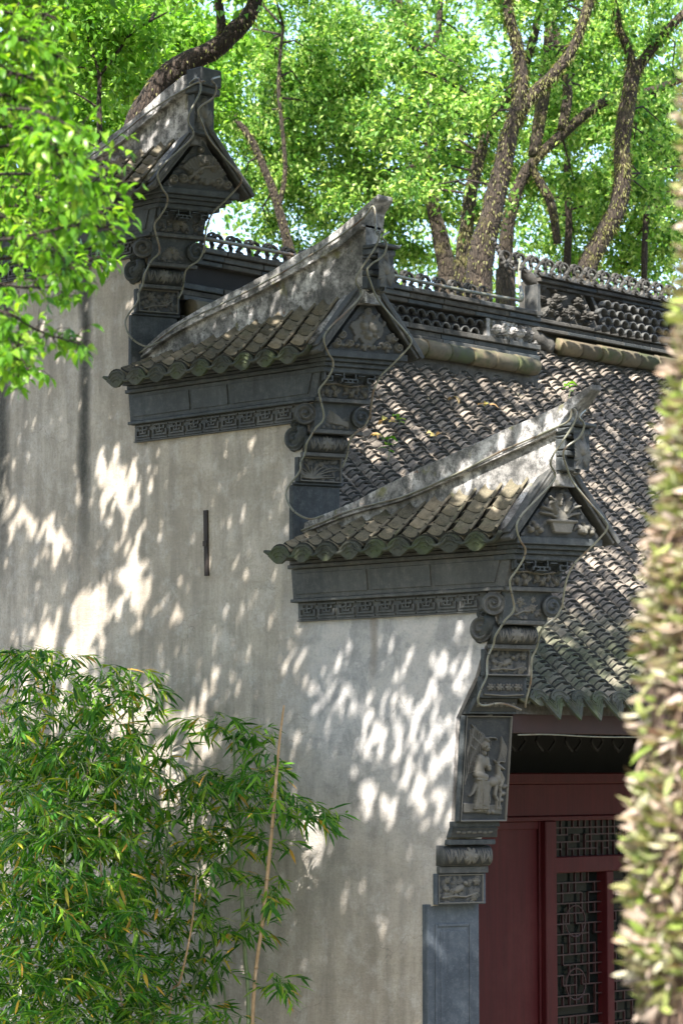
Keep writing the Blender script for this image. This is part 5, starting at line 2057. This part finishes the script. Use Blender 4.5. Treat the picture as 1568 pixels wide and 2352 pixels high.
# the canopy hangs as low as it can without dipping into the view
dep = (H - np.array(CAM)) @ np.array(FW)
tt = (3.45 + .30 * dep - H[:, 2]) / .955
P = np.where((onwall | onroof)[:, None], H + s_ * (np.maximum(tt, 2.0) + rng.uniform(0, 1.1, NC))[:, None], P)
hx_, hy_ = topx_np(H)
keep = np.ones(NC)
for gx_, gy_, rx, ry, k_ in GAPS:
    # gaps lean as the sun's track does
    dx_ = hx_ - gx_ - (hy_ - gy_) * .12
    d = (dx_ / (rx * 1.12)) ** 2 + ((hy_ - gy_) / (ry * 1.12)) ** 2
    edge = 1 + .25 * np.sin(hx_ * .09 + gx_) * np.sin(hy_ * .07 + gy_)
    keep = np.where(onwall & (d < edge), np.minimum(keep, k_), keep)
# roof: broad broken light
nz = np.array([mnoise.noise(Vector((a * .019, b * .021, 3.3))) + .55 * mnoise.noise(Vector((a * .05, b * .06, 9.))) for a, b in zip(hx_[onroof], hy_[onroof])])
kr = np.where(nz > .02, .06, .75)
keep[onroof] = kr
keep[~onwall & ~onroof] = 0.0
# leave the rest slightly thinned so that it is shade, not darkness
base = np.where(onwall, .97, 1.0)
base = np.where(onwall & (hx_ < 520) & (hy_ > 1530), .42, base)
sel = rng.random(NC) < keep * base
P = P[sel]
n = len(P)
facing = -s_ + rng.normal(size=(n, 3)) * .55
dirs = np.cross(facing, rng.normal(size=(n, 3)))
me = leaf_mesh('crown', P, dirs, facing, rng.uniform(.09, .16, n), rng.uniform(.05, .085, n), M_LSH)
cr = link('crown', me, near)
# rest of this tree's crown, off to the left and above
cs = np.array([(-9 + random.gauss(0, 1.6), 0 + random.gauss(0, 1.4) + 1.5, 8.2 + random.gauss(0, .9)) for _ in range(60)])
cs = np.array([c for c in cs if (Vector(c) - CAM).dot(RT) / max(.1, (Vector(c) - CAM).dot(FW)) < -.2 or c[2] > 7.6])
crown('upper_crown', near, clumpy(cs, 120, (.4, .4, .3)), .09, M_LMID)


# spray of leaves hanging in from the upper left
LFM = []
for k in range(6):
    a = np.array([[0., 0, 0]])
    me = leaf_mesh('leaf', a, np.array([[1., 0, 0]]), np.array([[0., 0, 1]]), np.array([1.0]), np.array([.42 + .05 * k]), M_LFG, .10 + .06 * k, .10 + .05 * k, True)
    LFM.append(me)
SPRAY = [  # twig polylines in the photograph
    [(-60, 480), (60, 470), (150, 465), (230, 480), (290, 470)],
    [(-60, 600), (60, 590), (140, 590), (200, 600), (250, 600)],
    [(-60, 560), (70, 540), (160, 520), (220, 520), (255, 530)],
    [(-60, 700), (20, 720), (80, 755), (130, 775), (190, 790)],
    [(-60, 640), (50, 660), (110, 660), (165, 680)],
    [(-60, 800), (0, 820), (40, 840), (80, 850)],
    [(-60, 400), (80, 400), (170, 410), (240, 440), (270, 420)],
    [(-60, 350), (60, 330), (150, 350), (220, 370), (265, 350)],
    [(-60, 260), (60, 250), (140, 280), (200, 300)],
    [(-60, 160), (40, 170), (110, 200), (150, 240)],
    [(-60, 90), (40, 90), (90, 110), (120, 130)],
    [(-60, 20), (30, 30), (80, 40), (110, 30)],
    [(-60, 520), (20, 500), (110, 560), (150, 600), (180, 640)],
    [(-60, 300), (50, 290), (110, 320), (160, 400), (190, 440)],
    [(-60, 760), (10, 770), (40, 810), (30, 850)],
    [(-60, 430), (30, 430), (100, 470), (140, 540)],
    [(-60, 220), (20, 220), (60, 260), (110, 330)],
]
tw_ = MB()
lv = []
for si, sp in enumerate(SPRAY):
    dep = random.uniform(7.6, 9.4)
    pts = smooth_path([at(x, y, dep + .25 * math.sin(i * 1.7 + si)) for i, (x, y) in enumerate(sp)], 6)
    tw_.tube(pts, lerp_list([.006, .004, .002], len(pts)), 5)
    for i in range(3, len(pts)):
        dloc = (pts[i] - pts[i - 1]).normalized()
        for rep in range(2 if si < 9 else 4):
            side = Vector((random.gauss(0, 1), random.gauss(0, 1), random.gauss(-.25, .8))).normalized()
            L = random.uniform(.03, .10)
            e_ = pts[i] + (dloc * .6 + side).normalized() * L
            tw_.tube([pts[i], pts[i].lerp(e_, .5) + Vector((0, 0, .012)), e_], [.0022, .0016, .001], 4)
            for q_ in range(random.choice((2, 3, 3))):
                b0 = pts[i].lerp(e_, random.uniform(.45, 1.0))
                d = (side * .7 + Vector((random.gauss(0, .8), random.gauss(0, .8), random.gauss(-.55, .5))) + dloc * .3).normalized()
                nrm = (Vector((random.gauss(0, .5), random.gauss(0, .5), 1)) + SUN * .3).normalized()
                lv.append((b0, d, nrm, random.uniform(.034, .052)))
obj('twigs', tw_, M_BARK, near, True, kind='stuff')
random.shuffle(lv)
lv.sort(key=lambda a: -((a[0] - CAM).dot(RT) > -9 * .127) * 1.0 - a[3] / (a[0] - CAM).dot(FW) * 2)
for b0, d, nrm, L in lv[:295]:
    yv = nrm.cross(d).normalized()
    zv = d.cross(yv)
    place('leaf', random.choice(LFM), frame(b0, d, yv, zv) @ Matrix.Scale(L, 4), near)
rest = lv[295:]
arr = lambda i: np.array([tuple(a[i]) for a in rest])
Ls = np.array([a[3] for a in rest])
me = leaf_mesh('leaves', arr(0), arr(1), arr(2), Ls, Ls * .5, M_LFG, .18, .18, True)
o = link('leaves', me, near)
o['kind'] = 'stuff'
# denser foliage further out on the same side
P = []
for _ in range(150):
    x, y = random.uniform(-120, 170), random.uniform(-60, 560)
    if x > 60 + 110 * (y / 560.):
        continue
    P.append(tuple(at(x, y, random.uniform(9.3, 10.8))))
P = clumpy(np.array(P), 26, (.10, .10, .085))
n = len(P)
me = leaf_mesh('leaves', P, rand_dirs(n, .6), rand_dirs(n, -1.5), rng.uniform(.045, .065, n), rng.uniform(.022, .030, n), M_LFG, .18, .18, True)
o = link('leaves', me, near)
o['kind'] = 'stuff'

# ------------------------------------------------------------------ bamboo in front of the wall
CULMS = [  # px path top->bottom, x of plane, radius, dry?, label
    ([(652, 1620), (640, 1720), (625, 1900), (605, 2100), (580, 2352)], -.75, .011, 1, 'tall dry tan bamboo cane, bare, at the right edge of the clump'),
    ([(537, 1680), (540, 1800), (552, 2000), (562, 2180), (571, 2352)], -.55, .012, 0, 'green bamboo cane leaning against the dry one, leafy at its top'),
    ([(452, 2010), (440, 2130), (415, 2250), (388, 2352)], -.95, .007, 1, 'thin tan bamboo cane slanting left of the tall canes'),
    ([(488, 1990), (480, 2080), (462, 2200), (438, 2352)], -.65, .009, 0, 'pale green bamboo cane beside the thin slanting tan one'),
    ([(200, 1700), (203, 1900), (200, 2095), (208, 2352)], -.9, .008, 1, 'yellowish upright bamboo cane in the middle of the leafy mass'),
    ([(40, 1600), (38, 1900), (35, 2120), (36, 2352)], -1.1, .009, 0, 'green upright bamboo cane nearest the left edge'),
    ([(228, 1900), (240, 2130), (262, 2250), (282, 2352)], -1.2, .006, 1, 'thin brown bamboo cane leaning right among dense leaves'),
    ([(300, 1540), (310, 1750), (316, 2050), (320, 2352)], -.6, .010, 0, 'bamboo cane whose top arches right above the gap of lit wall'),
    ([(120, 1500), (125, 1800), (120, 2100), (115, 2352)], -.8, .009, 0, 'bamboo cane under the highest tuft of leaves at the left'),
    ([(395, 1700), (385, 1900), (372, 2100), (352, 2352)], -.8, .008, 0, 'bamboo cane with sparse leaves over the bright wall patch'),
    ([(160, 1780), (150, 2000), (158, 2200), (160, 2352)], -1.35, .008, 0, 'front bamboo cane low in the dense dark foliage at left'),
    ([(430, 1850), (470, 2050), (500, 2230), (520, 2352)], -.45, .007, 0, 'bamboo cane closest to the wall behind the pale green one'),
]
#  blobs: px,py,rx,ry, sprays, culm
BL = [(45, 1505, 60, 26, 34, 5), (110, 1520, 60, 40, 30, 8), (60, 1610, 90, 70, 80, 5), (190, 1600, 80, 50, 46, 8), (230, 1540, 60, 20, 12, 7), (310, 1560, 70, 30, 26, 7), (360, 1600, 32, 22, 8, 7), (270, 1650, 90, 50, 40, 7),
      (60, 1750, 100, 80, 100, 8), (200, 1740, 100, 70, 90, 4), (320, 1730, 70, 55, 34, 9), (390, 1700, 50, 46, 9, 9), (345, 1830, 70, 60, 34, 9), (420, 1860, 36, 50, 9, 9),
      (80, 1900, 110, 90, 110, 10), (230, 1880, 110, 80, 95, 4), (330, 1960, 90, 70, 64, 7), (430, 1960, 50, 60, 20, 11),
      (70, 2060, 110, 90, 110, 10), (220, 2060, 110, 90, 100, 6), (350, 2080, 90, 80, 60, 7), (450, 2090, 40, 60, 20, 3), (500, 2010, 50, 50, 22, 3),
      (80, 2210, 120, 90, 110, 10), (230, 2220, 110, 90, 100, 6), (360, 2230, 90, 80, 70, 7), (460, 2230, 60, 60, 26, 11), (80, 2330, 120, 50, 60, 10), (260, 2340, 120, 40, 60, 6), (410, 2330, 90, 45, 36, 2), (500, 2330, 60, 30, 16, 11),
      (490, 1655, 50, 22, 14, 1), (545, 1665, 60, 26, 16, 1), (600, 1700, 50, 40, 16, 1), (480, 1790, 62, 34, 34, 1), (560, 1780, 60, 40, 40, 1), (620, 1790, 50, 40, 22, 1), (520, 1840, 60, 34, 32, 1), (590, 1850, 50, 30, 18, 1),
      (660, 1840, 36, 26, 12, 1), (700, 1860, 44, 22, 16, 1), (745, 1885, 34, 22, 10, 1), (540, 1930, 60, 30, 22, 1), (620, 1930, 46, 26, 10, 1), (490, 1920, 50, 40, 24, 3),
      (620, 2030, 46, 32, 14, 1), (580, 2060, 40, 24, 8, 1), (560, 2140, 54, 26, 14, 1), (500, 2150, 40, 30, 12, 3), (622, 2250, 32, 24, 10, 0), (640, 2275, 20, 14, 5, 0)]
bam = []
for pxs, xp, rad, dry, lab in CULMS:
    pts = [onx(x, y, xp + .12 * (i - 1) * .3) for i, (x, y) in enumerate(pxs)]
    base = Vector((pts[-1].x, pts[-1].y, -.08)) + (pts[-1] - pts[-2]).normalized() * .1
    base.z = -.08
    t = thing('bamboo', lab, 'bamboo', (base.x, base.y, 0), 'bamboo canes growing against the wall')
    P_ = smooth_path(pts + [base], 8)
    q = MB()
    # canes with swollen nodes
    L = 0
    PP, RR = [], []
    nxt = .1
    for i in range(len(P_) - 1):
        seg = (P_[i + 1] - P_[i]).length
        PP.append(P_[i])
        RR.append(rad * (.5 + .5 * min(1, i / len(P_) * 2.2)))
        L += seg
        if L > nxt:
            d = (P_[i + 1] - P_[i]).normalized()
            r_ = RR[-1]
            c_ = P_[i + 1]
            PP += [c_ - d * .012, c_ - d * .004, c_, c_ + d * .010]
            RR += [r_ * .97, r_ * 1.28, r_ * 1.05, r_ * .97]
            nxt = L + .24
    PP.append(P_[-1])
    RR.append(rad)
    q.tube(PP, RR, 8)
    obj('culm', q, M_CULMD if dry else M_CULM, t, True)
    bam.append([t, pts, xp, [], MB()])
for px, py, rx, ry, ns, ci in BL:
    t, cp, xp, acc, tm = bam[ci]
    ns = int(ns * (1.45 if px < 330 and py > 1650 else .8))
    for _ in range(ns):
        while True:
            a, b = random.uniform(-1, 1), random.uniform(-1, 1)
            if a * a + b * b < 1:
                break
        O_ = onx(px + a * rx, py + b * ry, min(-.08, xp + random.gauss(0, .16 if ns < 40 else .30)))
        sd = -1 if random.random() < .5 else 1
        if px > 640:
            sd = -1      # towards -y is right in the picture
        d0 = Vector((random.gauss(0, .5), sd * random.uniform(.3, 1), random.uniform(-.55, .35))).normalized()
        L = random.uniform(.08, .17)
        tip_ = O_ + d0 * L
        tip_.z -= .02
        tm.tube([O_ - d0 * .06, O_ + ZV * .004, tip_], [.0018, .0014, .0008], 4)
        nl = random.randint(5, 9)
        for k in range(nl):
            f_ = (k + .5) / nl
            b0 = O_.lerp(tip_, f_)
            si_ = (-1) ** k
            lat = d0.cross(ZV).normalized() * si_
            d = (d0 * random.uniform(.5, 1.1) + lat * random.uniform(.2, .8) + ZV * random.uniform(-.95, .15)).normalized()
            if b0.x + d.x * .1 > -.01:
                d.x = -abs(d.x)
            acc.append((b0, d, Vector((random.gauss(0, .5), random.gauss(0, .5), 1)), random.uniform(.075, .14)))
for t, cp, xp, acc, tm in bam:
    if not acc:
        continue
    A = lambda i: np.array([tuple(a[i]) for a in acc])
    Ls = np.array([a[3] for a in acc])
    me = leaf_mesh('leaves', A(0), A(1), A(2), Ls, Ls * rng.uniform(.125, .18, len(Ls)), M_BAM, .12, .14, True)
    o = link('leaves', me, t)
    o['kind'] = 'stuff'
    obj('twigs', tm, M_CULM, t, kind='stuff')

# ------------------------------------------------------------------ near trunk at the right edge, thick with curled fern
near2 = thing('fern_clad_trunk', 'blurred near trunk at the right edge covered in curled pale fern leaves', 'tree', tuple(at(1750, 2352, 5.0).xy) + (0,))
sil = [(1620, -80), (1612, 200), (1612, 500), (1590, 760), (1560, 1000), (1532, 1250), (1512, 1450), (1494, 1700), (1484, 1950), (1482, 2200), (1492, 2420)]
DEP = 5.0
RADT = .22
ctr = [at(x, y, DEP) + RT * RADT for x, y in sil]
base = Vector((ctr[-1].x, ctr[-1].y, -.1))
path = smooth_path(ctr + [base], 6)
top = [ctr[0] + (ctr[0] - ctr[1]).normalized() * 2.5]
path = smooth_path(top + ctr + [base], 6)
q = MB()
q.tube(path, [RADT * (1 + .05 * i / len(path)) for i in range(len(path))], 28, .12, 5)
obj('trunk', q, M_BARKE, near2, True)
A = np.array([tuple(p) for p in path])
NL = 14000
idx = rng.integers(3, len(path) - 8, NL)
rv = rng.normal(size=(NL, 3))
rv[:, 2] *= .25
tocam = np.array(CAM) - A[idx]
tocam /= np.linalg.norm(tocam, axis=1, keepdims=True)
rv = rv / np.linalg.norm(rv, axis=1, keepdims=True) + tocam * .35
rv /= np.linalg.norm(rv, axis=1, keepdims=True)
pos_ = A[idx] + (A[idx + 1] - A[idx]) * rng.random((NL, 1)) + rv * RADT * 1.0
# fern grows in patches, leaving bark bare in places
pn = np.array([mnoise.noise(Vector(p * 3.2)) for p in pos_])
ok = (pn > -.12) | (rng.random(NL) < .35)
pos_, rv = pos_[ok], rv[ok]
NL = len(pos_)
dv = rv * rng.uniform(.5, 1.1, (NL, 1)) + rng.normal(size=(NL, 3)) * .35 + np.array([0, 0, -.55])
dv /= np.linalg.norm(dv, axis=1, keepdims=True)


def frond(kc, bw):      # curled narrow leaf blade, unit length, bending back on itself
    mb = MB()
    n = 6
    p_ = Vector((0, 0, 0))
    a = 0
    for k in range(n + 1):
        t = k / n
        wd = bw * sin(pi * min(1, .12 + t * .88)) ** .7 + .01
        mb.v += [tuple(p_ + Vector((0, wd, .04 * wd))), tuple(p_ + Vector((0, 0, -.02))), tuple(p_ + Vector((0, -wd, .04 * wd)))]
        a += kc / n
        p_ = p_ + Vector((cos(a), 0, sin(a))) * (1 / n)
    for k in range(n):
        b = k * 3
        mb.f += [(b, b + 3, b + 4, b + 1), (b + 1, b + 4, b + 5, b + 2)]
    return mb


FR = [frond(c_, b_) for c_, b_ in ((.8, .09), (1.5, .11), (2.2, .12), (-.7, .10), (1.1, .13))]
FRM = [mesh_of('fern_leaf', f_, M_EPI, True) for f_ in FR]
dist_px = topx_np(pos_)
order = np.argsort(-1.0 * (dist_px[0] < 1560) + rng.random(NL) * .5)
big = set(order[:295].tolist())
jn = MB()
nv_ = [np.array(f_.v) for f_ in FR]
VV, FFc, off = [], [], 0
for i in range(NL):
    L = random.uniform(.034, .072)
    d = Vector(dv[i])
    up_ = Vector(rv[i]) + Vector((random.gauss(0, .4), random.gauss(0, .4), random.gauss(.2, .4)))
    yv = up_.cross(d).normalized()
    zv = d.cross(yv)
    M = frame(Vector(pos_[i]), d, yv, zv) @ Matrix.Scale(L, 4)
    k = i % 5
    if i in big:
        place('fern_leaf', FRM[k], M, near2)
    else:
        mm = np.array(M)
        VV.append(nv_[k] @ mm[:3, :3].T + mm[:3, 3])
        FFc += [tuple(a + off for a in f) for f in FR[k].f]
        off += len(nv_[k])
jn.v = [tuple(v) for v in np.concatenate(VV)]
jn.f = FFc
obj('fern_leaves', jn, M_EPI, near2, True, kind='stuff')


# ------------------------------------------------------------------ small growth and litter on the roof
def on_roof(px, py, lift=.11):
    d = ray(px, py)
    O_ = Vector((0, EY, EZ)) + SN * lift
    t = (O_ - CAM).dot(SN) / d.dot(SN)
    return CAM + d * t


def seedling(px, py, h_, lab, n=6, P0=None):
    b = P0 or on_roof(px, py)
    t = thing('seedling', lab, 'plant', tuple(b))
    q = MB()
    q.tube([b, b + Vector((.01, -.01, h_ * .5)), b + Vector((-.01, 0, h_))], [.003, .0025, .0015], 5)
    obj('stem', q, M_CULM, t)
    for k in range(n):
        p_ = b + Vector((0, 0, h_ * (.45 + .55 * k / n)))
        d = Vector((cos(k * 2.4), sin(k * 2.4), random.uniform(-.1, .4))).normalized()
        yv = ZV.cross(d).normalized()
        place('leaf', LFM[k % 6], frame(p_, d, yv, d.cross(yv)) @ Matrix.Scale(random.uniform(.05, .075), 4), t)
    return t


seedling(1305, 915, .13, 'bright green seedling sprouting behind the lowest coping tip', 7)
seedling(890, 1060, .16, 'small green seedling growing between roof tiles below the middle gable', 6)
seedling(915, 975, .05, 'low yellow green sprout among fallen leaves on the tiles', 5)


def litter(px, py, n, lab, sp=.03):
    b = on_roof(px, py, .13)
    t = thing('dry_leaf_cluster', lab, 'leaves', tuple(b), 'dry leaves fallen on the roof tiles')
    for k in range(n):
        p_ = b + Vector((random.gauss(0, sp), random.gauss(0, sp), random.uniform(0, .01)))
        d = Vector((random.gauss(0, 1), random.gauss(0, 1), random.gauss(.2, .3))).normalized()
        yv = SN.cross(d).normalized()
        me = LD[k % 3]
        place('leaf', me, frame(p_, d, yv, d.cross(yv)) @ Matrix.Scale(random.uniform(.05, .08), 4), t)


LD = []
for k in range(3):
    LD.append(leaf_mesh('leaf', np.array([[0., 0, 0]]), np.array([[1., 0, 0]]), np.array([[0., 0, 1]]), np.array([1.0]), np.array([.4 + .06 * k]), M_DRY, .3, .3, True))
litter(1110, 932, 6, 'tan dry leaves caught on the sunny tiles left of the coping tip')
litter(1042, 915, 3, 'pair of curled brown leaves up the tiles below the ridge tube')
litter(885, 968, 6, 'brown dry leaves heaped beside the middle wall end')
litter(860, 1000, 4, 'few small brown leaves next to the carved volute of the middle step')
litter(1000, 1000, 3, 'scattered dry leaves in the shaded middle of the roof')
litter(1175, 1290, 2, 'lone dry leaf near the right of the lowest gable') if False else None

print('objects', len(bpy.data.objects))
